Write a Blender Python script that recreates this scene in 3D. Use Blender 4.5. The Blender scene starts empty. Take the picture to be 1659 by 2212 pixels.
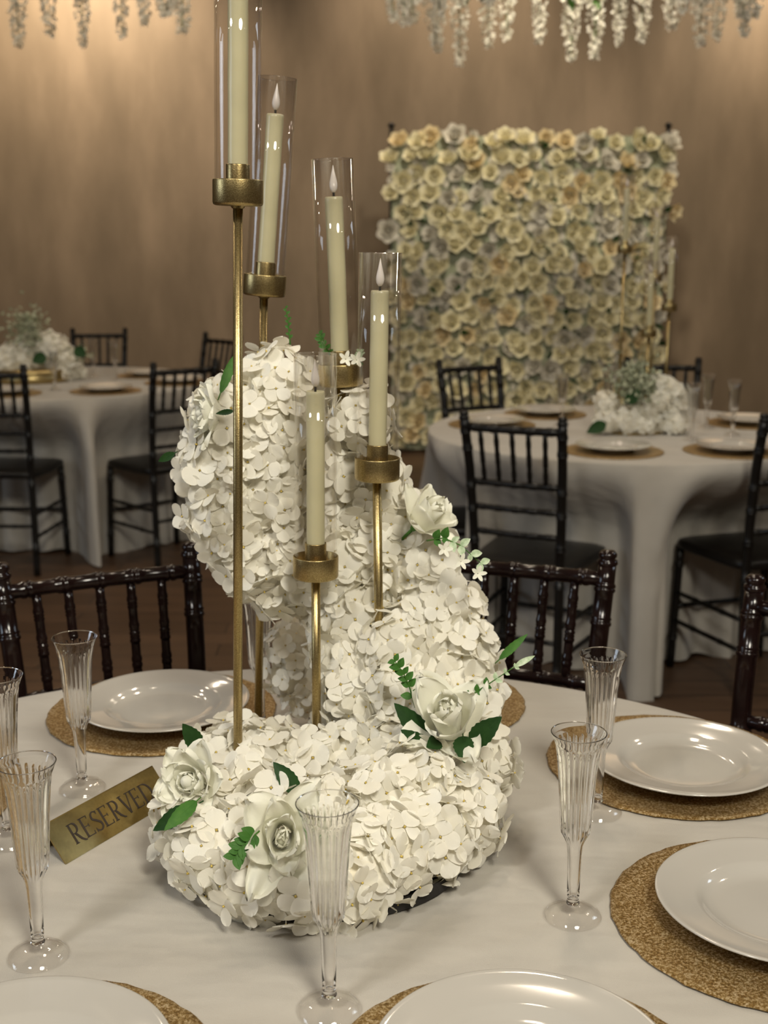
import bpy, math, random
from math import sin, cos, pi, radians, sqrt, exp
from mathutils import Vector, Matrix, noise
random.seed(7)
RND = random.Random(11)
sc = bpy.context.scene
COL = sc.collection

# ------------------------------------------------------------------ camera
cd = bpy.data.cameras.new('camera')
cam = bpy.data.objects.new('camera', cd); COL.objects.link(cam)
cd.sensor_fit = 'VERTICAL'; cd.sensor_height = 36.0; cd.sensor_width = 27.0
cd.lens = 2650.0 / 2212.0 * 36.0
cam.location = (0, 0, 1.431)
cam.rotation_euler = (radians(90 - 12.3), 0, 0)
cd.clip_start = 0.05; cd.clip_end = 60
cd.dof.use_dof = True; cd.dof.focus_distance = 1.27; cd.dof.aperture_fstop = 7.2
sc.camera = cam

# ------------------------------------------------------------------ world, lights, exposure
sc.view_settings.view_transform = 'Standard'; sc.view_settings.look = 'None'
sc.view_settings.exposure = 0.32; sc.view_settings.gamma = 1.0
sc.view_settings.use_curve_mapping = False
sc.cycles.use_denoising = True
sc.cycles.max_bounces = 14; sc.cycles.transparent_max_bounces = 24
sc.cycles.transmission_bounces = 14; sc.cycles.glossy_bounces = 5; sc.cycles.diffuse_bounces = 4
sc.cycles.sample_clamp_indirect = 4.0
w = bpy.data.worlds.new('room_air'); sc.world = w; w.use_nodes = True
w.node_tree.nodes['Background'].inputs[0].default_value = (1.0, 0.90, 0.80, 1)
w.node_tree.nodes['Background'].inputs[1].default_value = 0.05

def area(name, loc, target, size, power, col, shape='DISK', size_y=None, spread=None):
    l = bpy.data.lights.new(name, 'AREA'); l.shape = shape; l.size = size
    if size_y: l.size_y = size_y
    l.energy = power; l.color = col
    if spread: l.spread = radians(spread)
    o = bpy.data.objects.new(name, l); COL.objects.link(o); o.location = loc
    o.rotation_euler = (Vector(target) - Vector(loc)).to_track_quat('-Z', 'Y').to_euler()
    return o

def spot(name, loc, target, power, col, angle, blend=0.8, r=0.08):
    l = bpy.data.lights.new(name, 'SPOT'); l.energy = power; l.color = col
    l.spot_size = radians(angle); l.spot_blend = blend; l.shadow_soft_size = r
    o = bpy.data.objects.new(name, l); COL.objects.link(o); o.location = loc
    o.rotation_euler = (Vector(target) - Vector(loc)).to_track_quat('-Z', 'Y').to_euler()
    return o

WARM = (1.0, 0.84, 0.64)
NEUT = (1.0, 0.94, 0.80)
area('ceiling_light_key', (0.75, -1.0, 3.3), (-0.05, 1.4, 0.9), 0.8, 68, NEUT)
area('ceiling_light_key_left', (-1.3, -0.7, 3.3), (-0.05, 1.4, 0.9), 0.5, 24, (1.0, 0.97, 0.92))
area('ceiling_light_over_table', (0.1, 2.1, 4.1), (0.0, 1.5, 0.76), 0.35, 9, WARM)
for lx, ly, lp in ((-3.0, 3.6, 12), (0.4, 3.7, 14), (3.0, 3.6, 12), (-2.4, 5.1, 12), (1.0, 5.0, 14), (-3.2, -2.5, 14), (3.2, -2.5, 14)):
    area('ceiling_light', (lx, ly, 4.25), (lx, ly + 0.01, 0), 0.22, lp, WARM)
for lx, lp in ((-2.15, 520), (0.45, 170), (3.0, 330)):
    spot('wall_washer', (lx, 8.55, 4.15), (lx, 9.3, 2.9), lp, (1.0, 0.83, 0.62), 100, 1.0)
spot('flower_wall_fill', (0.9, 5.4, 4.2), (0.98, 8.5, 1.55), 270, (1.0, 0.90, 0.72), 52, 0.9, 0.12)  # added fill spot, lightens the dark rose centres of the panel
area('window_daylight_left', (-5.9, 0.6, 2.3), (0, 1.3, 1.1), 1.8, 44, (0.72, 0.85, 1.0), 'RECTANGLE', 1.5)
area('window_daylight_right', (5.1, 3.5, 3.55), (-0.3, 1.3, 0.8), 1.4, 28, (0.76, 0.88, 1.0), 'RECTANGLE', 1.3)
for rx, ry in ((0.87, 6.0), (-1.72, 6.0)):
    for k in range(3):
        l_ = bpy.data.lights.new('ring_fill', 'POINT'); l_.energy = 3.5; l_.color = WARM; l_.shadow_soft_size = 0.04  # added point fill: brightens the wisteria and gives glints, no real bulb
        o_ = bpy.data.objects.new('ring_fill', l_); COL.objects.link(o_); o_.location = (rx + 0.3 * cos(2.1 * k), ry - 0.45 + 0.2 * sin(2.1 * k), 3.25)

# ------------------------------------------------------------------ materials
def new_mat(name):
    m = bpy.data.materials.new(name); m.use_nodes = True
    nt = m.node_tree
    return m, nt, nt.nodes, nt.links, nt.nodes['Principled BSDF'], nt.nodes['Material Output']

def obj_coords(n, l, scale=(1, 1, 1), kind='Object'):
    tc = n.new('ShaderNodeTexCoord'); mp = n.new('ShaderNodeMapping'); mp.inputs['Scale'].default_value = scale
    l.new(tc.outputs[kind], mp.inputs[0]); return mp.outputs[0]

def ramp(n, l, fac, stops):
    r = n.new('ShaderNodeValToRGB'); e = r.color_ramp.elements
    while len(e) < len(stops): e.new(0.5)
    for k, (p, c) in enumerate(stops):
        e[k].position = p; e[k].color = (*c, 1)
    l.new(fac, r.inputs[0]); return r.outputs[0]

def noise_tex(n, l, vec, scale, detail=3, rough=0.5):
    t = n.new('ShaderNodeTexNoise'); t.inputs['Scale'].default_value = scale
    t.inputs['Detail'].default_value = detail; t.inputs['Roughness'].default_value = rough
    l.new(vec, t.inputs['Vector']); return t.outputs['Fac']

def bump(n, l, h, strength, dist, bsdf):
    b = n.new('ShaderNodeBump'); b.inputs['Strength'].default_value = strength; b.inputs['Distance'].default_value = dist
    l.new(h, b.inputs['Height']); l.new(b.outputs[0], bsdf.inputs['Normal']); return b

def plain(name, col, rough=0.5, metal=0.0, spec=0.5, coat=0.0, nscale=40, var=0.12, bstr=0.0, bdist=0.001, bscale=300, coords='Object'):
    m, nt, n, l, p, out = new_mat(name)
    v = obj_coords(n, l, kind=coords)
    f = noise_tex(n, l, v, nscale)
    lo = tuple(c * (1 - var) for c in col); hi = tuple(min(1, c * (1 + var)) for c in col)
    l.new(ramp(n, l, f, [(0.3, lo), (0.7, hi)]), p.inputs['Base Color'])
    p.inputs['Roughness'].default_value = rough; p.inputs['Metallic'].default_value = metal
    p.inputs['Specular IOR Level'].default_value = spec
    p.inputs['Coat Weight'].default_value = coat; p.inputs['Coat Roughness'].default_value = 0.05
    if bstr:
        bump(n, l, noise_tex(n, l, v, bscale, 2), bstr, bdist, p)
    return m

M = {}
def petal_mat(name, c1, c2, trans=0.3):
    m, nt, n, l, p, out = new_mat(name)
    g = n.new('ShaderNodeNewGeometry')
    v = obj_coords(n, l)
    mixn = n.new('ShaderNodeMath'); mixn.operation = 'ADD'; mixn.use_clamp = True
    f = noise_tex(n, l, v, 25)
    mu = n.new('ShaderNodeMath'); mu.operation = 'MULTIPLY'; mu.inputs[1].default_value = 0.5
    l.new(g.outputs['Random Per Island'], mu.inputs[0])
    mu2 = n.new('ShaderNodeMath'); mu2.operation = 'MULTIPLY'; mu2.inputs[1].default_value = 0.5
    l.new(f, mu2.inputs[0]); l.new(mu.outputs[0], mixn.inputs[0]); l.new(mu2.outputs[0], mixn.inputs[1])
    c = ramp(n, l, mixn.outputs[0], [(0.1, c1), (0.9, c2)])
    l.new(c, p.inputs['Base Color']); p.inputs['Roughness'].default_value = 0.75
    p.inputs['Specular IOR Level'].default_value = 0.15
    tr = n.new('ShaderNodeBsdfTranslucent'); l.new(c, tr.inputs[0])
    mx = n.new('ShaderNodeMixShader'); mx.inputs[0].default_value = trans
    l.new(p.outputs[0], mx.inputs[1]); l.new(tr.outputs[0], mx.inputs[2]); l.new(mx.outputs[0], out.inputs[0])
    bump(n, l, noise_tex(n, l, v, 500, 2), 0.25, 0.0006, p)
    return m
M['petal'] = petal_mat('ivory_petal', (0.90, 0.86, 0.74), (0.96, 0.945, 0.87))
M['rose'] = petal_mat('white_rose_petal', (0.87, 0.86, 0.73), (0.94, 0.93, 0.82), 0.22)
M['wall_rose'] = petal_mat('cream_rose_petal', (0.84, 0.77, 0.50), (0.92, 0.87, 0.66), 0.15)
M['peach_rose'] = petal_mat('peach_rose_petal', (0.84, 0.70, 0.42), (0.90, 0.79, 0.54), 0.15)
M['grey_rose'] = petal_mat('white_filler_petal', (0.66, 0.62, 0.52), (0.80, 0.76, 0.66), 0.15)
M['core'] = plain('flower_core', (0.80, 0.75, 0.62), 0.9)
M['pollen'] = plain('flower_eye', (0.62, 0.46, 0.10), 0.7)

def leaf_mat(name, c1, c2, scale=60):
    m, nt, n, l, p, out = new_mat(name)
    v = obj_coords(n, l)
    c = ramp(n, l, noise_tex(n, l, v, scale), [(0.3, c1), (0.7, c2)])
    l.new(c, p.inputs['Base Color']); p.inputs['Roughness'].default_value = 0.55; p.inputs['Specular IOR Level'].default_value = 0.22
    bump(n, l, noise_tex(n, l, v, 350), 0.3, 0.0006, p)
    return m
M['leaf'] = leaf_mat('dark_green_leaf', (0.010, 0.038, 0.007), (0.020, 0.062, 0.012))
M['leaf_light'] = leaf_mat('green_leaf', (0.035, 0.12, 0.018), (0.075, 0.19, 0.03))
M['leaf_pale'] = leaf_mat('variegated_leaf', (0.25, 0.38, 0.18), (0.72, 0.78, 0.60), 120)
M['leaf_grey'] = leaf_mat('grey_green_leaf', (0.26, 0.29, 0.18), (0.50, 0.52, 0.38), 30)

# brushed gold paint with fine sparkle
m, nt, n, l, p, out = new_mat('champagne_gold_metal')
v = obj_coords(n, l); f = noise_tex(n, l, v, 900, 2)
l.new(ramp(n, l, f, [(0.35, (0.33, 0.245, 0.105)), (0.7, (0.55, 0.43, 0.205))]), p.inputs['Base Color'])
p.inputs['Metallic'].default_value = 0.95; p.inputs['Roughness'].default_value = 0.32
bump(n, l, f, 0.35, 0.0004, p); M['gold'] = m
# charger of gold threads
m, nt, n, l, p, out = new_mat('woven_gold_charger')
v = obj_coords(n, l); f = noise_tex(n, l, v, 330, 6, 0.8); f2 = noise_tex(n, l, v, 60, 2)
l.new(ramp(n, l, f, [(0.42, (0.20, 0.11, 0.03)), (0.50, (0.40, 0.24, 0.065)), (0.58, (0.74, 0.60, 0.38))]), p.inputs['Base Color'])
p.inputs['Metallic'].default_value = 0.75; p.inputs['Roughness'].default_value = 0.38
bump(n, l, f, 0.9, 0.0018, p); M['charger'] = m
M['sign_gold'] = plain('sign_gold_metal', (0.40, 0.30, 0.12), 0.15, 0.95, nscale=300, var=0.08)
M['engrave'] = plain('engraved_letter', (0.035, 0.025, 0.02), 0.5)
M['candle'] = plain('ivory_candle_wax', (0.57, 0.53, 0.34), 0.30, 0, 0.4, 0.15, nscale=18, var=0.05, bstr=0.2, bdist=0.002, bscale=40)
M['candle'].node_tree.nodes['Principled BSDF'].inputs['Subsurface Weight'].default_value = 0.12
M['candle'].node_tree.nodes['Principled BSDF'].inputs['Subsurface Radius'].default_value = (0.01, 0.008, 0.004)
M['flame'] = plain('white_plastic_flame', (0.80, 0.74, 0.70), 0.25, nscale=5, var=0.03)
M['wick'] = plain('black_wick', (0.015, 0.013, 0.012), 0.7)
M['ceramic'] = plain('glossy_ivory_ceramic', (0.47, 0.445, 0.40), 0.10, 0, 0.55, 0.6, nscale=6, var=0.03)
# tablecloth
m, nt, n, l, p, out = new_mat('off_white_tablecloth')
v = obj_coords(n, l)
f = noise_tex(n, l, v, 5, 4)
l.new(ramp(n, l, f, [(0.3, (0.42, 0.392, 0.345)), (0.7, (0.47, 0.438, 0.385))]), p.inputs['Base Color'])
p.inputs['Roughness'].default_value = 0.85; p.inputs['Specular IOR Level'].default_value = 0.2
p.inputs['Sheen Weight'].default_value = 0.15
b1 = n.new('ShaderNodeBump'); b1.inputs['Strength'].default_value = 0.6; b1.inputs['Distance'].default_value = 0.0008
l.new(noise_tex(n, l, v, 700, 2), b1.inputs['Height'])
b2 = n.new('ShaderNodeBump'); b2.inputs['Strength'].default_value = 0.6; b2.inputs['Distance'].default_value = 0.03
mp2 = n.new('ShaderNodeMapping'); mp2.inputs['Scale'].default_value = (1.2, 3.2, 1); mp2.inputs['Rotation'].default_value = (0, 0, 0.5)
l.new(v, mp2.inputs[0]); l.new(noise_tex(n, l, mp2.outputs[0], 3.0, 3), b2.inputs['Height'])
l.new(b1.outputs[0], b2.inputs['Normal']); l.new(b2.outputs[0], p.inputs['Normal']); M['cloth'] = m
# chairs
M['mahogany'] = plain('dark_mahogany_lacquer', (0.010, 0.0045, 0.004), 0.17, 0, 0.38, 0.06, nscale=30, var=0.3)
M['black_wood'] = plain('black_brown_lacquer', (0.007, 0.006, 0.005), 0.34, 0, 0.32, 0.0, nscale=30, var=0.3)

# clear plastic / glass as thin walls (symmetric Schlick fresnel)
def clear_mat(name, tint, refr=0.0, f0=0.045, ior=1.3, rough=0.02, power=4.0):
    m, nt, n, l, p, out = new_mat(name); n.remove(p)
    t = n.new('ShaderNodeBsdfTransparent'); t.inputs[0].default_value = (*tint, 1)
    gl = n.new('ShaderNodeBsdfGlossy'); gl.inputs['Roughness'].default_value = rough
    gl.inputs[0].default_value = (1, 1, 1, 1)
    lw = n.new('ShaderNodeLayerWeight'); lw.inputs['Blend'].default_value = 0.5
    pw = n.new('ShaderNodeMath'); pw.operation = 'POWER'; pw.inputs[1].default_value = power
    l.new(lw.outputs['Facing'], pw.inputs[0])
    ml = n.new('ShaderNodeMath'); ml.operation = 'MULTIPLY_ADD'; ml.inputs[1].default_value = 0.42; ml.inputs[2].default_value = f0
    l.new(pw.outputs[0], ml.inputs[0])
    nz = noise_tex(n, l, obj_coords(n, l), 30, 2)
    bp = n.new('ShaderNodeBump'); bp.inputs['Strength'].default_value = 0.05; bp.inputs['Distance'].default_value = 0.001
    l.new(nz, bp.inputs['Height']); l.new(bp.outputs[0], gl.inputs['Normal'])
    mx = n.new('ShaderNodeMixShader'); l.new(ml.outputs[0], mx.inputs[0])
    base = t.outputs[0]
    if refr:
        g = n.new('ShaderNodeBsdfGlass'); g.inputs['IOR'].default_value = ior; g.inputs['Roughness'].default_value = 0.0
        m2 = n.new('ShaderNodeMixShader'); m2.inputs[0].default_value = refr
        l.new(t.outputs[0], m2.inputs[1]); l.new(g.outputs[0], m2.inputs[2]); base = m2.outputs[0]
    if refr >= 1: l.new(base, out.inputs[0]); return m
    l.new(base, mx.inputs[1]); l.new(gl.outputs[0], mx.inputs[2]); l.new(mx.outputs[0], out.inputs[0])
    return m
M['glass'] = clear_mat('clear_glass_cylinder', (0.985, 0.98, 0.975), power=3.0, f0=0.03)
M['plastic'] = clear_mat('clear_fluted_plastic', (0.99, 0.985, 0.98), refr=1.0, ior=1.42, power=5.0, f0=0.0)

# wall: tan plaster with soft vertical mottling
m, nt, n, l, p, out = new_mat('tan_mottled_plaster')
v = obj_coords(n, l, (1, 1, 0.30)); f = noise_tex(n, l, v, 2.6, 5, 0.6)
v2 = obj_coords(n, l, (1, 1, 0.55)); f2 = noise_tex(n, l, v2, 0.9, 3)
a = n.new('ShaderNodeMath'); a.operation = 'MULTIPLY_ADD'; a.inputs[1].default_value = 0.6
l.new(f, a.inputs[0])
b = n.new('ShaderNodeMath'); b.operation = 'MULTIPLY'; b.inputs[1].default_value = 0.4; l.new(f2, b.inputs[0]); l.new(b.outputs[0], a.inputs[2])
l.new(ramp(n, l, a.outputs[0], [(0.36, (0.118, 0.086, 0.052)), (0.5, (0.162, 0.119, 0.075)), (0.64, (0.225, 0.167, 0.110))]), p.inputs['Base Color'])
p.inputs['Roughness'].default_value = 0.7; bump(n, l, f, 0.2, 0.01, p); M['wall'] = m
M['ceiling'] = plain('ceiling_paint', (0.42, 0.34, 0.26), 0.8)
# floor: dark brown wood boards
m, nt, n, l, p, out = new_mat('dark_brown_floor_boards')
v = obj_coords(n, l)
br = n.new('ShaderNodeTexBrick'); br.inputs['Scale'].default_value = 1.0
br.inputs['Brick Width'].default_value = 1.2; br.inputs['Row Height'].default_value = 0.13; br.inputs['Mortar Size'].default_value = 0.003
br.inputs['Color1'].default_value = (0.075, 0.042, 0.022, 1); br.inputs['Color2'].default_value = (0.105, 0.06, 0.033, 1)
br.inputs['Mortar'].default_value = (0.02, 0.012, 0.008, 1)
l.new(v, br.inputs['Vector'])
g2 = obj_coords(n, l, (1.5, 22, 1)); fn = noise_tex(n, l, g2, 2.0, 5, 0.65)
mm = n.new('ShaderNodeMix'); mm.data_type = 'RGBA'; mm.blend_type = 'MULTIPLY'; mm.inputs[0].default_value = 0.8
l.new(br.outputs[0], mm.inputs[6]); l.new(ramp(n, l, fn, [(0.3, (0.6, 0.55, 0.5)), (0.7, (1.2, 1.15, 1.1))]), mm.inputs[7])
l.new(mm.outputs[2], p.inputs['Base Color']); p.inputs['Roughness'].default_value = 0.45
bump(n, l, br.outputs['Fac'], 0.3, -0.002, p); M['floor'] = m

# ------------------------------------------------------------------ mesh helpers
class MB:
    def __init__(s): s.v = []; s.f = []; s.m = []
    def add(s, vs, fs, mi=0, mat=None):
        o = len(s.v)
        if mat is not None: vs = [mat @ Vector(q) for q in vs]
        s.v += [tuple(q) for q in vs]; s.f += [tuple(i + o for i in f) for f in fs]; s.m += [mi] * len(fs)
        return s
    def merge(s, b, mat=None, mi=None):
        o = len(s.v)
        s.v += [tuple(mat @ Vector(q)) if mat is not None else q for q in b.v]
        s.f += [tuple(i + o for i in f) for f in b.f]; s.m += [(k if mi is None else mi) for k in b.m]
        return s
    def mesh(s, name, mats, smooth=True):
        me = bpy.data.meshes.new(name); me.from_pydata(s.v, [], s.f)
        for q in (mats if isinstance(mats, (list, tuple)) else [mats]): me.materials.append(q)
        me.polygons.foreach_set('material_index', s.m)
        me.polygons.foreach_set('use_smooth', [smooth] * len(s.f))
        me.update(); return me
    def lathe(s, prof, seg=32, mi=0, mat=None, mod=None, close=False):
        vs = []; fs = []; npf = len(prof)
        for i, (r, z) in enumerate(prof):
            for k in range(seg):
                t = 2 * pi * k / seg; rr = r * (mod(t, i) if mod else 1)
                vs.append((rr * cos(t), rr * sin(t), z))
        for i in range(npf - 1 if not close else npf):
            j = (i + 1) % npf
            for k in range(seg):
                k2 = (k + 1) % seg
                fs.append((i * seg + k, i * seg + k2, j * seg + k2, j * seg + k))
        return s.add(vs, fs, mi, mat)
    def tube(s, pts, rads, seg=8, mi=0, cap=True):
        pts = [Vector(q) for q in pts]
        if not hasattr(rads, '__len__'): rads = [rads] * len(pts)
        vs = []; fs = []; up = None
        for i, q in enumerate(pts):
            d = (pts[min(i + 1, len(pts) - 1)] - pts[max(i - 1, 0)]).normalized()
            if up is None:
                up = Vector((0, 0, 1)) if abs(d.z) < 0.9 else Vector((1, 0, 0))
            x = up.cross(d).normalized(); y = d.cross(x).normalized(); up = y
            for k in range(seg):
                t = 2 * pi * k / seg; vs.append(q + (x * cos(t) + y * sin(t)) * rads[i])
        for i in range(len(pts) - 1):
            for k in range(seg):
                k2 = (k + 1) % seg; fs.append((i * seg + k, i * seg + k2, (i + 1) * seg + k2, (i + 1) * seg + k))
        if cap:
            fs.append(tuple(range(seg))[::-1]); fs.append(tuple((len(pts) - 1) * seg + k for k in range(seg)))
        return s.add(vs, fs, mi)
    def box(s, lo, hi, mi=0, mat=None):
        x0, y0, z0 = lo; x1, y1, z1 = hi
        vs = [(x0, y0, z0), (x1, y0, z0), (x1, y1, z0), (x0, y1, z0), (x0, y0, z1), (x1, y0, z1), (x1, y1, z1), (x0, y1, z1)]
        return s.add(vs, [(0, 3, 2, 1), (4, 5, 6, 7), (0, 1, 5, 4), (1, 2, 6, 5), (2, 3, 7, 6), (3, 0, 4, 7)], mi, mat)
    def grid(s, fn, nu, nv, mi=0, mat=None):
        vs = [fn(i / nu, j / nv) for j in range(nv + 1) for i in range(nu + 1)]
        fs = [(j * (nu + 1) + i, j * (nu + 1) + i + 1, (j + 1) * (nu + 1) + i + 1, (j + 1) * (nu + 1) + i) for j in range(nv) for i in range(nu)]
        return s.add(vs, fs, mi, mat)
    def ball(s, c, r, mi=0, nu=14, nv=9):
        cx, cy, cz = c
        pr = [(max(r * sin(pi * i / nv), 1e-4), -r * cos(pi * i / nv)) for i in range(nv + 1)]
        return s.lathe(pr, nu, mi, Matrix.Translation((cx, cy, cz)))

def link(name, me, parent=None, loc=None, rot=None, scale=None, mw=None):
    o = bpy.data.objects.new(name, me); COL.objects.link(o)
    if mw is not None: o.matrix_local = mw
    if loc is not None: o.location = loc
    if rot is not None: o.rotation_euler = rot
    if scale is not None: o.scale = scale
    if parent is not None: o.parent = parent
    return o
def tag(o, label=None, cat=None, group=None, kind=None):
    if label: o['label'] = label
    if cat: o['category'] = cat
    if group: o['group'] = group
    if kind: o['kind'] = kind
    return o
def empty(name, loc, rz=0, **kw):
    o = link(name, None, loc=loc, rot=(0, 0, rz)); o.empty_display_size = 0.05
    return tag(o, **kw)
def copy_tree(o, parent=None):
    c = o.copy(); COL.objects.link(c)
    if parent is not None: c.parent = parent
    for ch in o.children: copy_tree(ch, c)
    return c
def frame_z(d, spin=0.0):
    """matrix whose +Z looks along d"""
    q = Vector(d).normalized().to_track_quat('Z', 'Y')
    return q.to_matrix().to_4x4() @ Matrix.Rotation(spin, 4, 'Z')

# ------------------------------------------------------------------ the room
def slab(name, lo, hi, mat):
    # thin boxes with a little subdivision on nothing: plain planes of the room shell
    o = link(name, MB().box(lo, hi).mesh(name, mat, False)); return tag(o, kind='structure')
slab('floor', (-6.1, -5.1, -0.1), (5.3, 9.6, 0.0), M['floor'])
slab('ceiling', (-6.1, -5.1, 4.32), (5.3, 9.6, 4.42), M['ceiling'])
slab('wall_back', (-6.1, 9.45, 0.0), (5.3, 9.6, 4.32), M['wall'])
slab('wall_left', (-6.1, -5.0, 0.0), (-6.0, 9.45, 4.32), M['wall'])
slab('wall_right', (5.2, -5.0, 0.0), (5.3, 9.45, 4.32), M['wall'])
slab('wall_front', (-6.0, -5.1, 0.0), (5.2, -5.0, 4.32), M['wall'])
bbm = MB()
bbm.add([(-6, 9.45, 0), (-6, 9.43, 0), (-6, 9.43, .12), (-6, 9.438, .135), (-6, 9.45, .14), (5.2, 9.45, 0), (5.2, 9.43, 0), (5.2, 9.43, .12), (5.2, 9.438, .135), (5.2, 9.45, .14)],
        [(i, i + 1, i + 6, i + 5) for i in range(4)])
tag(link('baseboard_back', bbm.mesh('baseboard_back', M['wall'], False)), kind='structure')

# ------------------------------------------------------------------ tablecloths
def tablecloth(center, R, seed, label, folds=13, H=0.76, flare=0.10, amp=0.075, seats=()):
    rr = random.Random(seed)
    ph = [(k, rr.uniform(0, 2 * pi), rr.uniform(0.4, 1.0)) for k in (folds, folds - 5, folds + 6, 3, 2 * folds + 1)]
    mb = MB(); seg = 240; prof = []
    rings = [0, .1, .25, .45, .65, .8, .9, .96, .985, .996]
    vs = []; 
    for q in rings:
        for k in range(seg):
            t = 2 * pi * k / seg; r = R * max(q, 0.002)
            vs.append((r * cos(t), r * sin(t), 0))
    SV = [0, .006, .015, .03, .05] + [0.08 + 0.92 * j / 20 for j in range(21)]; nd = len(SV) - 1
    for j in range(nd + 1):
        s = SV[j]
        for k in range(seg):
            t = 2 * pi * k / seg
            wv = sum(a * sin(kk * t + p0 + 0.5 * s * sin(2 * t + p0)) for kk, p0, a in ph) / 2.0
            wv = wv if wv > 0 else wv * 0.55
            low = s ** 0.8
            r = R * 1.0 + 0.006 * sin(min(1, s * 8) * pi / 2) + flare * low + amp * low * wv
            edge = 0.006 * wv * min(1, s * 6)
            z = -(H - 0.004 - 0.025 * max(0, wv) * 0.6) * s - 0.004 * (1 if j else 0.35)
            X = (r + edge) * cos(t) + center[0]; Y = (r + edge) * sin(t) + center[1]
            hz = H + z; wz = min(1, max(0, (0.745 - hz) / 0.26)); wz = wz * wz * (3 - 2 * wz)
            if wz > 0:
                for top, face in seats:      # the cloth is pushed in by the seats tucked against it
                    f = Vector(face).normalized(); ox = top[0] + f.x * 0.243; oy = top[1] + f.y * 0.243
                    dx = X - ox; dy = Y - oy; ly = dx * f.x + dy * f.y; lx = dx * f.y - dy * f.x
                    e_ = min(1, max(0, (0.40 - abs(lx)) / 0.19)); e_ = e_ * e_ * (3 - 2 * e_)
                    lim = -0.10 + (0.215 + 0.10) * e_ + 0.012 * sin(31 * lx + seed)
                    if e_ > 0 and ly < lim:
                        X += f.x * (lim - ly) * wz; Y += f.y * (lim - ly) * wz
            fo = 0.016 * min(1, max(0, s * 1.6 - 0.1)) * (sin(31 * t + seed + 2 * sin(3 * t)) + 0.6 * sin(47 * t + 2 * seed)); X += fo * cos(t); Y += fo * sin(t)
            vs.append((X - center[0], Y - center[1], z))
    nr = len(rings) + nd + 1
    fs = [(i * seg + k, i * seg + (k + 1) % seg, (i + 1) * seg + (k + 1) % seg, (i + 1) * seg + k) for i in range(nr - 1) for k in range(seg)]
    fs.append(tuple(range(seg))[::-1])
    fs = [tuple(reversed(f)) for f in fs]
    mb.add(vs, fs)
    o = link('tablecloth', mb.mesh('tablecloth', M['cloth']), loc=(*center, H))
    tag(o, label, 'tablecloth'); return o
TN = (-0.10, 1.07); TR = (0.885, 4.495); TL = (-1.673, 6.156)
SN = [((-0.470, 1.957), (0.44, -0.898)), ((0.222, 2.020), (-0.32, -0.947)), ((0.690, 1.715), (-0.64, -0.768))]
SR = [((0.384, 3.645), (0.45, 0.89)), ((1.290, 3.700), (-0.30, 0.95)), ((0.380, 5.490), (0.48, -0.877)), ((1.256, 5.545), (-0.14, -0.99)), ((-0.06, 4.40), (1.0, -0.10))]
SL_ = [((-1.683, 5.206), (0.03, 1.0)), ((-0.873, 5.392), (-0.65, 0.76)), ((-1.733, 7.520), (0.10, -0.99)), ((-0.923, 7.060), (-0.70, -0.71)), ((-0.560, 6.350), (-1.0, -0.05))]
tablecloth(TN, 0.825, 3, 'off-white cloth on the nearest round table, under the tall white flower centrepiece', seats=SN)
tablecloth(TR, 0.72, 8, 'white floor-length cloth of the round table in front of the flower wall', folds=9, flare=0.07, amp=0.13, seats=SR)
tablecloth(TL, 0.78, 21, 'white floor-length cloth of the far round table at the left', folds=11, flare=0.05, amp=0.10, seats=SL_)

# ------------------------------------------------------------------ place settings
# charger: thin disc with a rolled, slightly ragged rim
cm = MB()
def cmod(t, i): return 1 + 0.004 * sin(23 * t) + 0.003 * sin(41 * t + 1)
cm.lathe([(0.0005, 0.0035), (0.05, 0.0035), (0.10, 0.0034), (0.14, 0.0036), (0.158, 0.0044), (0.164, 0.004), (0.166, 0.002), (0.163, 0.0003), (0.10, 0.0002), (0.0005, 0.0002)], 96, 0, None, cmod)
CHARGER = cm.mesh('charger', M['charger'])
pm = MB()
pm.lathe([(0.0004, 0.0062), (0.03, 0.0062), (0.058, 0.0064), (0.070, 0.0075), (0.077, 0.0115), (0.082, 0.0150), (0.086, 0.0160), (0.105, 0.0190), (0.119, 0.0218), (0.1235, 0.0232), (0.1250, 0.0228), (0.1252, 0.0215), (0.1235, 0.0205),
          (0.105, 0.0160), (0.084, 0.0125), (0.077, 0.0070), (0.070, 0.0022), (0.066, 0.0), (0.060, 0.0), (0.058, 0.0018), (0.0004, 0.0020)], 96)
PLATE = pm.mesh('dinner_plate', M['ceramic'])
# champagne flute: ribbed bowl, hollow stem, domed foot
H = 0.2
outer = [(0.0003, 0.0128), (0.0040, 0.0130), (0.0066, 0.0145), (0.0070, 0.0160), (0.0058, 0.0185), (0.0062, 0.022), (0.0066, 0.045), (0.0074, 0.070), (0.0084, 0.080), (0.0110, 0.087), (0.0140, 0.093), (0.0152, 0.101),
         (0.0160, 0.113), (0.0172, 0.135), (0.0187, 0.158), (0.0205, 0.177), (0.0226, 0.187), (0.0256, 0.1950), (0.0272, 0.199), (0.0275, H)]
inner = [(0.0268, H), (0.0264, 0.1985), (0.0246, 0.1945), (0.0214, 0.1865), (0.0193, 0.1765), (0.0175, 0.158), (0.0160, 0.135), (0.0148, 0.113), (0.0139, 0.101), (0.0126, 0.0945), (0.0098, 0.089), (0.0070, 0.083), (0.0058, 0.072), (0.0050, 0.046), (0.0045, 0.0235), (0.0030, 0.0205), (0.0003, 0.0200)]
def dens(pr, n):
    o = []
    for a, b in zip(pr, pr[1:]):
        for k in range(n): o.append((a[0] + (b[0] - a[0]) * k / n, a[1] + (b[1] - a[1]) * k / n))
    return o + [pr[-1]]
outd = dens(outer, 2)
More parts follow.
